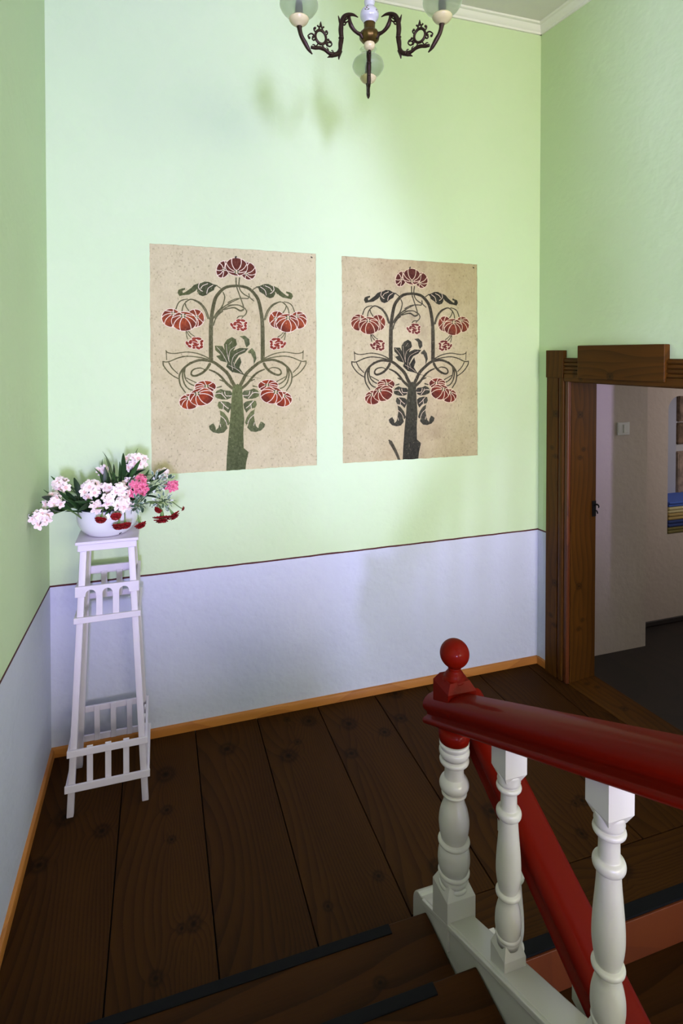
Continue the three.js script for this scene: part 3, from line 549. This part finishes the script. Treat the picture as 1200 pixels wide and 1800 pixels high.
// carnations hanging over the rim, heads down
const bloomGeo = [0, 1].map((s) => { const l = []; for (let ring = 0; ring < 4; ring++) for (let i = 0; i < 7 + ring; i++) { const k = 0.024 * (0.75 + 0.12 * ring); l.push(blade(k * 1.15, k * 1.1, { bend: 0.9, fold: 0.1, tip: 1.7, rows: 4, cols: 6, ruffle: 0.0024, s: i * 3 + ring + s }).rotateX(0.15 + ring * 0.36).rotateY((i / (7 + ring)) * 6.283 + ring)); } return merge(l); });
const calyxM = std({ color: '#6f9252', roughness: 0.55 });
function carnation(label, root, tip, dir, k, group2) {
  const b = V(...root), d = V(...tip).sub(b), dd = V(...dir).normalize(), g = group('carnation', root); tag(g, label, 'flower', group2);
  const base = d.clone().addScaledVector(dd, -0.034 * k);
  put('stem', taper([V(0, 0, 0), V(d.x * 0.35, 0.03, d.z * 0.6), base], [0.0022, 0.002, 0.0022], 12, 6), stemM, g);
  put('calyx', taper([base.clone().addScaledVector(dd, -0.002), base.clone().addScaledVector(dd, 0.012 * k), base.clone().addScaledVector(dd, 0.03 * k)], [0.0028, 0.0062 * k, 0.0068 * k], 8, 8), calyxM, g);
  const m = put('bloom', bloomGeo[k > 1 ? 1 : 0], redBloom, g); m.position.copy(d).addScaledVector(dd, -0.008 * k); m.quaternion.copy(quat(dd, k * 9)); m.scale.setScalar(k);
  for (const s of [-1, 1]) { const lf = put('leaf', longLeaf[0], stemM, g); lf.position.set(d.x * 0.4, 0.028, d.z * 0.6); lf.quaternion.copy(quat(V(s * 0.8 + d.x * 3, 0.1, 0.6), 1)); lf.scale.setScalar(0.05); }
}
const CA = 'dark red carnation ';
carnation(CA + 'hanging over the bowl rim, nearest to the corner', [0.31, 1.365, 0.4], [0.288, 1.342, 0.475], [-0.15, -0.75, 0.5], 0.92);
carnation(CA + 'held highest against the bowl, in the middle of its front', [0.35, 1.37, 0.4], [0.355, 1.352, 0.475], [0.1, -0.6, 0.75], 0.85);
carnation(CA + 'hanging lowest on the bowl, below all the others', [0.37, 1.36, 0.4], [0.364, 1.302, 0.465], [-0.05, -0.85, 0.45], 1.0);
carnation(CA + 'touching the lowest one on its panel side', [0.385, 1.36, 0.4], [0.394, 1.304, 0.465], [0.1, -0.8, 0.5], 0.95);
carnation(CA + 'hanging free just beside the bowl', [0.43, 1.36, 0.39], [0.462, 1.295, 0.45], [0.35, -0.8, 0.4], 0.95);
carnation(CA + 'broadest one, hanging well outside the bowl', [0.51, 1.365, 0.39], [0.555, 1.312, 0.44], [0, -0.9, 0.3], 1.45);
carnation(CA + 'beside the broadest one, tilted outwards', [0.53, 1.365, 0.39], [0.612, 1.318, 0.42], [0.45, -0.75, 0.3], 1.1);
carnation(CA + 'small one under the lower variegated sprig', [0.5, 1.37, 0.39], [0.535, 1.355, 0.43], [-0.5, -0.6, 0.4], 0.75);
carnation(CA + 'just opening as a bud, furthest out of all', [0.53, 1.37, 0.39], [0.655, 1.348, 0.4], [0.8, -0.25, 0.2], 0.42);

// ---------------------------------------------------------------- the two uncovered wall paintings
function paintMural(look) {
  const K = 1.4, W = 930, H = 1255, cv = document.createElement('canvas'); cv.width = Math.round(W * K); cv.height = Math.round(H * K);
  const g = cv.getContext('2d'); g.scale(K, K); g.clearRect(0, 0, W, H); g.lineCap = 'round'; g.lineJoin = 'round';
  const at = (s) => s.split(' ').map((p) => p.split(',').map(Number));
  const smooth = (pts, n = 10) => new THREE.SplineCurve(pts.map(([x, y]) => new THREE.Vector2(x, y))).getPoints(pts.length * n);
  const wob = (x, y) => (hash(Math.round(x), Math.round(y), 5) - 0.5) * 1.3;
  const shade = (x, y, base) => { const t = fbm(x / W, y / H, 9, 3, 71) - 0.45, d = look.fade * (1 - y / H) ; return `rgb(${base.map((c) => Math.round(Math.max(0, c * (1 - 0.25 * d) + t * 46))).join(',')})`; };
  const k = (s, w0, w1) => {                                          // stem with a width that changes
    const p = smooth(at(s));
    for (let i = 0; i < p.length - 1; i++) { const t = i / (p.length - 2); g.strokeStyle = shade(p[i].x, p[i].y, look.stem); g.lineWidth = (w0 + (w1 - w0) * t) * look.weight + wob(p[i].x, p[i].y) * 0.8; g.beginPath(); g.moveTo(p[i].x + wob(p[i].y, p[i].x) * 0.4, p[i].y); g.lineTo(p[i + 1].x, p[i + 1].y); g.stroke(); }
  };
  const poly = (s) => { const p = at(s), gr = g.createLinearGradient(p[0][0], p[0][1], p[p.length >> 1][0] + 1, p[p.length >> 1][1] + 1); gr.addColorStop(0, shade(p[0][0], p[0][1], look.leaf)); gr.addColorStop(1, shade(p[p.length >> 1][0], p[p.length >> 1][1], look.leaf2)); g.fillStyle = gr; g.beginPath(); p.forEach(([x, y], i) => (i ? g.lineTo(x + wob(x, y), y + wob(y, x)) : g.moveTo(x, y))); g.closePath(); g.fill(); };
  const vein = (s, w) => { g.strokeStyle = look.line; g.lineWidth = w * 0.95; g.beginPath(); smooth(at(s)).forEach((q, i) => (i ? g.lineTo(q.x, q.y) : g.moveTo(q.x, q.y))); g.stroke(); };
  const flower = (cx, cy, rx, ry, ax, ay, rot) => {                   // ribbed flower head seen from the side, ribs running from its eye
    g.save(); g.translate(cx, cy); g.rotate(rot);
    g.fillStyle = look.line; g.beginPath(); g.ellipse(0, 0, rx + 3.5, ry + 3.5, 0, 0, 7); g.fill();
    const gr = g.createLinearGradient(-rx, -ry, rx * 0.4, ry); const dy = (cy / H); gr.addColorStop(0, shade(cx - rx, cy - ry, look.red)); gr.addColorStop(0.6, shade(cx, cy, dy > 0.2 ? look.red2 : look.red)); gr.addColorStop(1, shade(cx + rx, cy + ry, look.red));
    g.fillStyle = gr; g.beginPath(); g.ellipse(0, 0, rx, ry, 0, 0, 7); g.fill();
    g.beginPath(); g.ellipse(0, 0, rx + 2, ry + 2, 0, 0, 7); g.clip();
    const c = Math.cos(-rot), s = Math.sin(-rot), ex = (ax - cx) * c - (ay - cy) * s, ey = (ax - cx) * s + (ay - cy) * c;
    g.strokeStyle = look.line; g.lineWidth = 4.2;
    const far = Math.atan2(-ey, -ex);
    for (const o of [-0.42, 0.42, -1.15, 1.15, -2.0, 2.0, 2.9]) {
      const a = far + o, px = Math.cos(a) * rx * 1.06, py = Math.sin(a) * ry * 1.06, sx = ex + Math.cos(a) * rx * 0.2, sy = ey + Math.sin(a) * ry * 0.2, bow = 0.26 * Math.sign(o) * (Math.abs(o) < 1.6 ? 1 : 0.4);
      g.beginPath(); g.moveTo(sx, sy); g.quadraticCurveTo((sx + px) / 2 - (py - sy) * bow, (sy + py) / 2 + (px - sx) * bow, px, py); g.stroke();
    }
    g.fillStyle = look.line; g.beginPath(); g.ellipse(ex, ey, rx * 0.25, ry * 0.25, 0, 0, 7); g.fill();
    for (const [dx, dy2] of [[-0.13, -0.1], [0.13, -0.12], [-0.12, 0.12], [0.13, 0.11], [0, 0]]) { g.fillStyle = dx ? shade(cx, cy, look.eye) : '#c8b98c'; g.beginPath(); g.ellipse(ex + dx * rx, ey + dy2 * ry, rx * 0.075 + 1, rx * 0.06 + 1, dx * 5, 0, 7); g.fill(); }
    g.restore();
  };
  const rose = (cx, cy, rx, ry) => {
    const lobes = [[0, -0.1, 0.4, 0.34, 0.4], [0.1, 0.35, 0.45, 0.22, -0.3], [-0.45, -0.1, 0.22, 0.34, 0.5], [0.42, -0.62, 0.36, 0.2, 0.2], [-0.08, -0.62, 0.3, 0.22, -0.2], [0.75, -0.2, 0.24, 0.2, -0.6], [0.72, 0.2, 0.2, 0.2, 0.5], [-0.82, 0.1, 0.17, 0.34, -0.5], [-0.55, 0.55, 0.25, 0.2, 0.4], [0.35, 0.8, 0.3, 0.2, 0.5], [0.7, 0.65, 0.24, 0.22, -0.5], [-0.1, 0.78, 0.2, 0.16, 0]];
    for (const [x, y, a, b, r] of lobes) { g.fillStyle = look.line; g.beginPath(); g.ellipse(cx + x * rx, cy + y * ry, a * rx * 0.86 + 2.6, b * ry + 2.6, r, 0, 7); g.fill(); }
    for (const [x, y, a, b, r] of lobes) { g.fillStyle = shade(cx + x * rx, cy + y * ry, look.rose); g.beginPath(); g.ellipse(cx + x * rx, cy + y * ry, a * rx * 0.86, b * ry, r, 0, 7); g.fill(); }
    vein(`${cx - rx * 0.3},${cy - ry * 0.1} ${cx},${cy - ry * 0.1} ${cx + rx * 0.35},${cy + ry * 0.15}`, 3);
  };
  const half = () => {
    k('323,627 322,568 323,441',21.2,21.2);
    k('323,456 325,410 331,359 346,291 367,256 397,227 430,215 469,211',20.4,12.8);
    k('314,401 296,351 271,318 247,303 214,295 190,309 173,334 167,364',6.8,5.1);
    k('306,399 288,352 263,319 226,297',5.1,4.2);
    k('135,350 149,316 170,300 198,294',6.0,3.8);
    k('185,321 190,338 204,358',5.1,5.1);
    k('355,214 376,228',4.2,5.1);
    poly('144,261 150,244 166,237 184,233 185,242 169,250 172,262 186,255 215,233 231,215 260,203 268,205 289,194 313,195 338,207 361,212 346,223 340,240 313,256 301,267 280,276 259,269 249,252 249,235 239,248 206,269 174,274 154,278');
    vein('261,204 256,227 268,243 278,248',4.2);
    vein('307,205 280,217 268,233',3.8);
    vein('334,213 309,231 301,259',3.8);
    k('81,577 92,589 127,594 188,586 236,591 277,604 327,630',3.8,6.0);
    k('83,581 85,628',4.2,3.4);
    k('65,638 95,639 147,618 196,609 249,614 294,623 335,638',5.1,6.0);
    k('66,638 69,660 92,693 118,716 147,733',6.0,5.1);
    k('97,645 114,675 144,705',5.5,4.7);
    k('457,786 436,747 415,708 377,672 339,644 302,633 261,631 220,644 183,668 158,699 151,728 158,770 183,809',18.7,5.5);
    k('212,645 183,670 171,695 169,724 179,762 198,787 221,797',10.2,5.1);
    k('182,674 179,708 188,741 211,763 237,775',6.8,6.0);
    k('189,729 215,743 245,758',4.7,4.7);
    k('315,653 302,676 277,700 248,715 227,718 215,708 219,691 236,679 265,675 286,683',14.4,3.8);
    k('440,790 410,764 377,724 347,700 313,685',15.3,6.8);
    k('370,742 397,751',4.2,10.2);
    k('353,786 378,780',3.4,7.6);
    poly('342,823 353,804 376,793 395,802 431,805 441,820 431,846 409,854 384,853 363,848 346,840');
    poly('357,887 363,866 388,862 418,867 434,880 430,906 417,932 396,911 367,904');
    poly('369,913 392,926 413,953 426,987 418,1001 404,991 412,1017 391,1040 362,1044 332,1036 314,1018 309,1001 324,989 335,986 346,1006 348,1024 362,1011 368,990 374,952');
    vein('342,821 376,819 405,849',3.8);
    vein('382,811 388,832',3.0);
    vein('376,866 401,892 418,905',3.8);
    vein('388,909 392,879',3.4);
    vein('371,943 396,965 409,991',3.4);
    vein('371,990 375,1007',3.4);
    vein('397,809 405,832 439,833',3.8);
    flower(111,399,49,49,121,375,0);
    flower(239,398,46,48,246,393,0);
    flower(178,417,65,52,173,386,0);
    flower(206,860,54,42,200,840,-0.1);
    flower(291,780,57,33,297,776,0);
    flower(270,835,65,48,246,817,-0.1);
    k('189,472 191,495 196,513',4.2,4.2);
    k('193,472 202,491 215,505',4.2,4.2);
    k('201,471 216,487 234,499',4.2,4.2);
    rose(235,534,50,36);
  };
  half();
  g.save(); g.translate(W + look.axis, 0); g.scale(-1, 1); half(); g.restore();
  k('463,167 465,210 481,260 498,307 507,337',6.0,6.0);
  k('483,166 479,200 486,234 507,257 532,271 529,281 507,281 481,282 451,289 417,307',6.0,5.1);
  k('512,337 522,357 508,379 480,383 468,394',6.0,4.7);
  k('535,254 541,275 564,294',6.0,4.7);
  k('493,395 508,378',3.8,3.8);
  k('337,397 354,367 383,332 396,297 399,272 390,250',6.8,5.1);
  k('343,388 379,345 413,319 447,299 481,284',8.5,4.2);
  k('347,396 379,357 413,332 451,320 481,320',7.6,4.2);
  k('417,322 451,319 481,321 507,336',4.2,6.0);
  k('337,435 347,403 366,375 389,357',7.6,4.2);
  k('396,348 425,339 455,336 485,351 504,345',5.1,9.3);
  poly('442,783 433,870 427,961 415,1079 407,1189 404,1280 509,1286 518,1213 532,1158 503,1133 501,1046 507,972 500,880 496,784 469,765');
  poly('344,550 385,552 398,574 394,542 412,515 439,501 461,514 467,542 447,578 484,562 531,565 511,589 476,605 458,633 447,665 467,633 483,613 492,642 480,674 501,706 533,727 483,708 437,698 406,669 413,645 375,635 351,608 375,601 347,575');
  poly('529,582 552,562 571,586 578,623 570,641 562,658 560,623 546,594 529,591');
  poly('482,496 513,492 536,513 540,541 522,561 513,541 506,514');
  k('483,704 538,724 602,738',2.5,1.7);
  vein('353,556 384,592 411,642',2.1);
  vein('407,542 411,588 424,642',2.1);
  vein('466,551 429,578 420,633',2.1);
  vein('511,573 456,601 438,642 442,687',2.1);
  vein('420,660 465,683 492,704',2.1);
  vein('456,674 447,642',1.7);
  vein('425,542 439,524',1.7);
  flower(391,122,34,48,395,124,0.4);
  flower(532,125,42,48,520,141,-.2);
  flower(466,104,60,49,466,133,0);
  rose(479,429,50,36);
  if (look.sprout) { k('392,1290 372,1235 345,1180 322,1142', 12, 19); k('330,1150 312,1130', 12, 8); }
  for (let i = 0; i < 90; i++) { const x = 40 + hash(i, 1, 88) * (W - 80), y = 60 + hash(i, 2, 88) * (H - 90), q = hash(i, 3, 88); g.fillStyle = `rgba(52,42,34,${0.25 + 0.5 * q})`; g.beginPath(); g.ellipse(x, y, 0.8 + 2.4 * q * q, 0.7 + 1.3 * q, i, 0, 7); g.fill(); }
  g.fillStyle = 'rgba(30,24,20,0.9)'; g.beginPath(); g.ellipse(look.sprout ? 452 : 462, 50, 5, 8, 0.4, 0, 7); g.fill(); g.beginPath(); g.ellipse(905, 28, 7, 4, 0.5, 0, 7); g.fill();
  // old plaster under the paint; the paint is rubbed thin in specks
  const img = g.getImageData(0, 0, cv.width, cv.height), d = img.data, out = new Uint8Array(d.length), rgh = new Uint8Array(d.length);
  for (let y = 0; y < cv.height; y++) for (let x = 0; x < cv.width; x++) {
    const i = (y * cv.width + x) * 4, o = ((cv.height - 1 - y) * cv.width + x) * 4, u = x / cv.width, v = y / cv.height, big = fbm(u, v, 3, 4, look.seed), fine = fbm(u, v, 120, 3, look.seed + 3), grit = hash(x, y, look.seed), mot = fbm(u, v, 26, 3, look.seed + 9);
    let c = mixc(look.plaster, look.plaster2, Math.max(0, Math.min(1, (big - 0.25) * 1.5 + look.skew * (u - 0.5) - 0.5 * look.skew * (v - 0.5))));
    const n = (fine - 0.45) * 17 + (grit - 0.5) * 11 + (mot - 0.45) * 14; c = c.map((q) => q + n);
    if (grit > 0.996) c = c.map((q) => q * 0.68); if (fine < 0.2) c = c.map((q) => q * 0.86);
    const halo = look.smudge ? Math.max(0, fbm(u, v, 7, 3, 5) - 0.48) * Math.exp(-Math.pow((u - 0.5) / 0.3, 2)) * 1.6 : 0; c = mixc(c, [70, 56, 40], Math.min(0.55, halo * look.smudge));
    let a = d[i + 3] / 255; if (a > 0.02) { const red = d[i] > 90 && d[i + 1] < 70; a *= grit > 0.982 || fine > 0.74 ? 0.35 : 1; a *= red ? 0.97 : 0.93; const p = [d[i], d[i + 1], d[i + 2]].map((q) => q + (fine - 0.45) * 50 + (grit - 0.5) * 24); c = mixc(c, p, a); }
    for (let q = 0; q < 3; q++) { out[o + q] = Math.max(0, Math.min(255, c[q])); rgh[o + q] = Math.max(0, Math.min(255, 128 + (fine - 0.45) * 200 + (mot - 0.45) * 120 - (grit > 0.996 ? 90 : 0))); } out[o + 3] = rgh[o + 3] = 255;
  }
  const mk = (data, srgb) => { const t = new THREE.DataTexture(data, cv.width, cv.height, THREE.RGBAFormat); t.magFilter = THREE.LinearFilter; t.minFilter = THREE.LinearMipmapLinearFilter; t.generateMipmaps = true; t.wrapS = t.wrapT = THREE.ClampToEdgeWrapping; if (srgb) t.colorSpace = THREE.SRGBColorSpace; t.needsUpdate = true; return t; };
  return std({ map: mk(out, true), bumpMap: mk(rgh, false), bumpScale: 0.0014, roughness: 0.92 });
}
const LOOKS = [
  { plaster: [195, 185, 147], plaster2: [186, 173, 132], skew: 0.25, stem: [92, 92, 54], leaf: [98, 108, 58], leaf2: [68, 78, 44], line: 'rgb(226,209,188)', red: [104, 32, 12], red2: [172, 68, 22], rose: [146, 46, 22], eye: [92, 98, 58], fade: 1.0, weight: 1.08, seed: 41, smudge: 0, sprout: false, axis: 6 },
  { plaster: [184, 173, 134], plaster2: [171, 154, 115], skew: 0.5, stem: [52, 48, 30], leaf: [46, 46, 28], leaf2: [34, 34, 22], line: 'rgb(214,192,160)', red: [78, 22, 9], red2: [122, 44, 16], rose: [94, 28, 18], eye: [78, 68, 44], fade: 0.4, weight: 1.2, seed: 47, smudge: 0.45, sprout: true, axis: 6 },
];
MURALS.forEach((m, i) => {
  const w = m.x1 - m.x0 + 0.03, h = m.y1 - m.y0 + 0.03, g = new THREE.BoxGeometry(w, h, 0.02), uv = g.attributes.uv;
  for (let k = 0; k < uv.count; k++) uv.setXY(k, (uv.getX(k) * w - 0.0125) / (w - 0.03), (uv.getY(k) * h - 0.015) / (h - 0.03));
  const o = put('wall_mural', g, paintMural(LOOKS[i])); o.position.set((m.x0 + m.x1) / 2 + 0.003, (m.y0 + m.y1) / 2, -0.0135);
  tag(o, i ? 'darker tree mural on old beige plaster nearer the doorway, a sprout at its trunk foot' : 'greener tree mural on old beige plaster, above the flower stand, with red flower heads', 'mural');
});

// ---------------------------------------------------------------- hanging lamp
{
  const lamp = group('chandelier', [1.248, 3.2, 1.379]);
  tag(lamp, 'antique three armed hanging lamp of dark bronze with a white ceramic vase and glass globes', 'chandelier');
  const bronze = std({ color: '#2f1d13', metalness: 0.6, roughness: 0.45 }), brass = std({ color: '#5c4a22', metalness: 0.85, roughness: 0.42 }), ivory = std({ color: '#cbbf93', roughness: 0.35 });
  const frosted = phys({ color: '#e2e8da', transmission: 0.92, roughness: 0.45, thickness: 0 }), clear = phys({ color: '#f4f8f4', transmission: 1, roughness: 0.03, thickness: 0 });
  const por = document.createElement('canvas'); por.width = 512; por.height = 256; { const g = por.getContext('2d'); g.fillStyle = '#b8b9ba'; g.fillRect(0, 0, 512, 256); for (let i = 0; i < 5; i++) { const x = 50 + i * 102; g.strokeStyle = '#3a3a2a'; g.lineWidth = 3; g.beginPath(); g.moveTo(x - 18, 96); g.quadraticCurveTo(x, 72, x + 20, 90); g.stroke(); for (const [dx, dy, c] of [[-14, 92, '#4a5a34'], [16, 86, '#4a5a34'], [0, 100, '#6a2a2a'], [6, 122, '#5a2626'], [-6, 114, '#3c4c2c'], [2, 134, '#3c4c2c']]) { g.fillStyle = c; g.beginPath(); g.ellipse(x + dx, dy, 8, 5, dx, 0, 7); g.fill(); } } }
  const porT = new THREE.CanvasTexture(por); porT.colorSpace = THREE.SRGBColorSpace; porT.wrapS = THREE.RepeatWrapping;
  put('ceramic_vase', lathe(smoothProfile([[0.012, 0.126], [0.0185, 0.125], [0.018, 0.117], [0.0165, 0.109], [0.02, 0.103], [0.029, 0.092], [0.0325, 0.08], [0.031, 0.068], [0.024, 0.058], [0.02, 0.05]], 40), 48), phys({ map: porT, roughness: 0.2, clearcoat: 0.7, clearcoatRoughness: 0.06 }), lamp);
  put('collar', lathe([[0.017, 0.056], [0.0195, 0.054], [0.018, 0.048], [0.0195, 0.044], [0.019, 0.036], [0.02, 0.022], [0.026, 0.02], [0.026, 0.016], [0.02, 0.014]], 36), brass, lamp);
  const body = lathe(smoothProfile([[0.018, 0.024], [0.029, 0.02], [0.0345, 0.009], [0.034, -0.002], [0.028, -0.011], [0.018, -0.019], [0.012, -0.022]], 30), 48);
  { const p = body.attributes.position; for (let i = 0; i < p.count; i++) { const a = Math.atan2(p.getZ(i), p.getX(i)), k = 1 + 0.03 * Math.cos(a * 12); p.setX(i, p.getX(i) * k); p.setZ(i, p.getZ(i) * k); } body.computeVertexNormals(); }
  put('hub', body, brass, lamp);
  put('ivory_ball', new THREE.SphereGeometry(0.0195, 28, 20).scale(1, 0.92, 1).translate(0, -0.026, 0), ivory, lamp);
  put('bottom_knob', lathe([[0, -0.056], [0.005, -0.054], [0.0065, -0.05], [0.005, -0.044], [0.007, -0.04], [0, -0.04]], 16), bronze, lamp);
  const links = []; for (let i = 0; i < 36; i++) links.push(new THREE.TorusGeometry(0.0095, 0.0022, 8, 16).scale(0.72, 1.45, 1).rotateY((i % 2) * Math.PI / 2 + 0.5).translate(0, 0.14 + i * 0.0238, 0));
  links.forEach((g) => put('chain_link', g, bronze, lamp));
  put('chain_hook', taper([[0, 0.12, 0], [0, 0.13, 0], [0.006, 0.137, 0], [0, 0.145, 0]], [0.004, 0.003, 0.0025, 0.002], 10, 8), bronze, lamp);
  put('ceiling_rose', lathe([[0, 0.995], [0.02, 0.998], [0.045, 1.03], [0.06, 1.075], [0.06, 1.083], [0, 1.083]], 32), brass, lamp);
  const fat = 1.28, thick = (r) => r.map((q) => q * fat);
  const mm = (s, z = 0) => s.split(' ').map((p) => { const [x, y] = p.split(','); return V(+x / 1000, +y / 1000, z); });
  const armParts = [
    taper(mm('26,8 37,20 49,22 64,30 75,43 80,60 80,70'), thick([0.0045, 0.0055, 0.0045, 0.005, 0.006, 0.005, 0.003]), 24, 8),
    taper(mm('46,76 64,79 85,74 101,62 110,42 113,12 111,-10 114,-31 117,-55 127,-69 143,-75'), thick([0.0012, 0.004, 0.0055, 0.006, 0.0065, 0.007, 0.006, 0.007, 0.0055, 0.006, 0.006]), 48, 8),
    taper(mm('143,-75 158,-74 174,-67 192,-65 210,-70 224,-71'), thick([0.006, 0.0045, 0.0045, 0.005, 0.0045, 0.004]), 24, 8),
    taper(mm('114,-56 119,-72 121,-86'), thick([0.005, 0.004, 0.0015]), 8, 6), taper(mm('128,-72 148,-80 164,-90'), thick([0.005, 0.0055, 0.001]), 10, 6), taper(mm('114,34 119,48 123,60'), thick([0.004, 0.003, 0.001]), 8, 6),
    taper(mm('220,-93 232,-82 246,-63 259,-44 265,-26 267,-8'), thick([0.0015, 0.005, 0.006, 0.0055, 0.0058, 0.008]), 26, 8),
    taper(mm('84,68 92,56 103,58'), thick([0.002, 0.002, 0.002]), 8, 6), taper(mm('80,58 92,46 108,44'), thick([0.002, 0.002, 0.002]), 8, 6), taper(mm('96,64 96,52 104,40'), thick([0.002, 0.0018, 0.002]), 8, 6), taper(mm('92,48 98,36 106,34'), thick([0.002, 0.002, 0.002]), 8, 6),
    new THREE.TorusGeometry(0.0066, 0.003, 8, 16).rotateX(Math.PI / 2).translate(0.112, -0.012, 0), taper(mm('206,-67 214,-60 220,-62'), thick([0.002, 0.0018, 0.001]), 6, 6), taper(mm('140,-70 146,-62 150,-64'), thick([0.002, 0.0018, 0.001]), 6, 6), taper(mm('160,-70 163,-60 168,-58'), thick([0.002, 0.0018, 0.001]), 6, 6),
  ];
  const ring = [new THREE.TorusGeometry(0.0212, 0.0046, 8, 32).scale(0.92, 1.05, 1).translate(0.189, -0.029, 0), taper(mm('182,-10 184,2 189,10 189,22'), thick([0.003, 0.002, 0.0035, 0.001]), 8, 6), taper(mm('196,-10 194,2 189,10'), thick([0.003, 0.002, 0.003]), 8, 6), taper(mm('189,8 180,4 178,8'), thick([0.002, 0.0018, 0.0025]), 6, 6), taper(mm('189,8 198,3 201,7'), thick([0.002, 0.0018, 0.0025]), 6, 6)];
  for (const s of ['205,-18 212,-14 214,-6 210,-5', '173,-18 166,-14 164,-6 168,-5', '209,-32 222,-26 232,-32 236,-38 231,-42', '208,-40 216,-46 220,-42 217,-36', '170,-38 160,-40 156,-34 161,-31', '172,-44 158,-52 149,-46 148,-38 153,-36', '184,-48 180,-58 174,-66', '196,-48 202,-58 208,-66', '166,-52 163,-46 168,-44']) { const p = mm(s); ring.push(taper(p, thick([0.0026, 0.002, 0.0018, 0.0022]), 10, 6), new THREE.SphereGeometry(0.0044, 8, 6).translate(p.at(-1).x, p.at(-1).y, 0)); }
  const armGeo = merge(armParts), ringGeo = merge(ring);
  const cup = lathe(smoothProfile([[0.0, -0.012], [0.0095, -0.012], [0.016, -0.008], [0.0255, -0.001], [0.0315, 0.008], [0.032, 0.013], [0.028, 0.017]], 26), 36), base = lathe([[0.024, 0.014], [0.023, 0.02], [0.017, 0.024], [0.013, 0.024], [0.0115, 0.03], [0, 0.03]], 30), socket = lathe([[0, 0.024], [0.012, 0.024], [0.0125, 0.045], [0.0115, 0.062], [0.009, 0.068], [0, 0.07]], 24);
  const globe = lathe(smoothProfile([[0.024, 0.016], [0.034, 0.02], [0.05, 0.032], [0.061, 0.049], [0.0625, 0.062], [0.057, 0.078], [0.044, 0.09], [0.032, 0.097], [0.027, 0.104], [0.029, 0.114], [0.034, 0.122]], 50), 56);
  const chimney = lathe(smoothProfile([[0.016, 0.02], [0.018, 0.04], [0.021, 0.06], [0.0185, 0.085], [0.014, 0.12], [0.013, 0.16], [0.0145, 0.185], [0.016, 0.19]], 40), 40);
  const bulb = lathe(smoothProfile([[0, 0.068], [0.008, 0.07], [0.009, 0.082], [0.007, 0.1], [0.002, 0.112], [0, 0.113]], 20), 20);
  const dark = std({ color: '#2b2a28', roughness: 0.5 }), bulbM = phys({ color: '#e8ece4', roughness: 0.3, transmission: 0.5 });
  const back = Math.atan2(0.952, 0.306) - 0.03;
  for (let i = 0; i < 3; i++) {
    const a = back + i * Math.PI * 2 / 3, turn = (m) => { m.rotation.y = a; return m; };
    const arm = turn(put('arm', armGeo, bronze, lamp)); arm.position.y = -0.018; put('scroll_ring', ringGeo, bronze, arm);
    const at = (m) => { m.position.set(Math.cos(a) * 0.268, -0.021, -Math.sin(a) * 0.268); return m; };
    at(put('lamp_cup', cup, ivory, lamp)); at(put('burner', base, brass, lamp)); at(put('socket', socket, dark, lamp)); at(put('globe_shade', globe, frosted, lamp)); at(put('glass_chimney', chimney, clear, lamp)); at(put('bulb', bulb, bulbM, lamp));
  }
}

// ---------------------------------------------------------------- small things beyond the doorway
{
  const s = group('light_switch', [3.65, 1.575, 0.0562]); tag(s, 'white square wall switch on the pale wall beyond the doorway', 'switch');
  const pl = std({ color: '#d8d2cc', roughness: 0.4 });
  put('plate', span(-0.052, 0.052, -0.045, 0.045, 0, 0.009, 0.003), pl, s); put('rocker', span(-0.004, 0.036, -0.03, 0.03, 0.009, 0.015, 0.002), pl, s); put('frame', span(-0.044, -0.01, -0.03, 0.03, 0.009, 0.0105, 0.001), pl, s);
}
{
  const cols = [['#6f6334', 'olive'], ['#2b3a6e', 'navy blue'], ['#a98d54', 'tan'], ['#c6b584', 'pale beige'], ['#4763b4', 'bright blue']], hs = [0.049, 0.055, 0.055, 0.05, 0.042];
  const where = ['lowest of the pile in the wall niche', 'second from the bottom of the niche pile', 'in the middle of the niche pile', 'under the bright blue one in the niche', 'topmost of the pile in the wall niche'];
  let y = 0.691;
  cols.forEach(([c, n], i) => {
    const h = hs[i], g = group('folded_blanket', [4.605, y, -0.298]); tag(g, `${n} folded blanket, ${where[i]}`, 'blanket', 'blankets folded in the wall niche');
    const m = std({ color: c, roughness: 0.95, bumpMap: plasterBump, bumpScale: 0.004 }), layer = (y0, t, w, z) => { const q = new RoundedBoxGeometry(w, t, 0.25 - z, 4, t * 0.48), p = q.attributes.position; for (let k = 0; k < p.count; k++) p.setY(k, p.getY(k) * (0.96 + 0.04 * Math.sin(p.getX(k) * 19 + i)) ); q.computeVertexNormals(); return metres(q.translate(0.004 * i, y0 + t / 2, 0)); };
    put('lower_fold', layer(0, h * 0.5, 0.57, 0.004 * i), m, g); put('upper_fold', layer(h * 0.49, h * 0.5, 0.565, 0.006), m, g);
    y += h * 0.985;
  });
}

renderer.render(scene, camera);
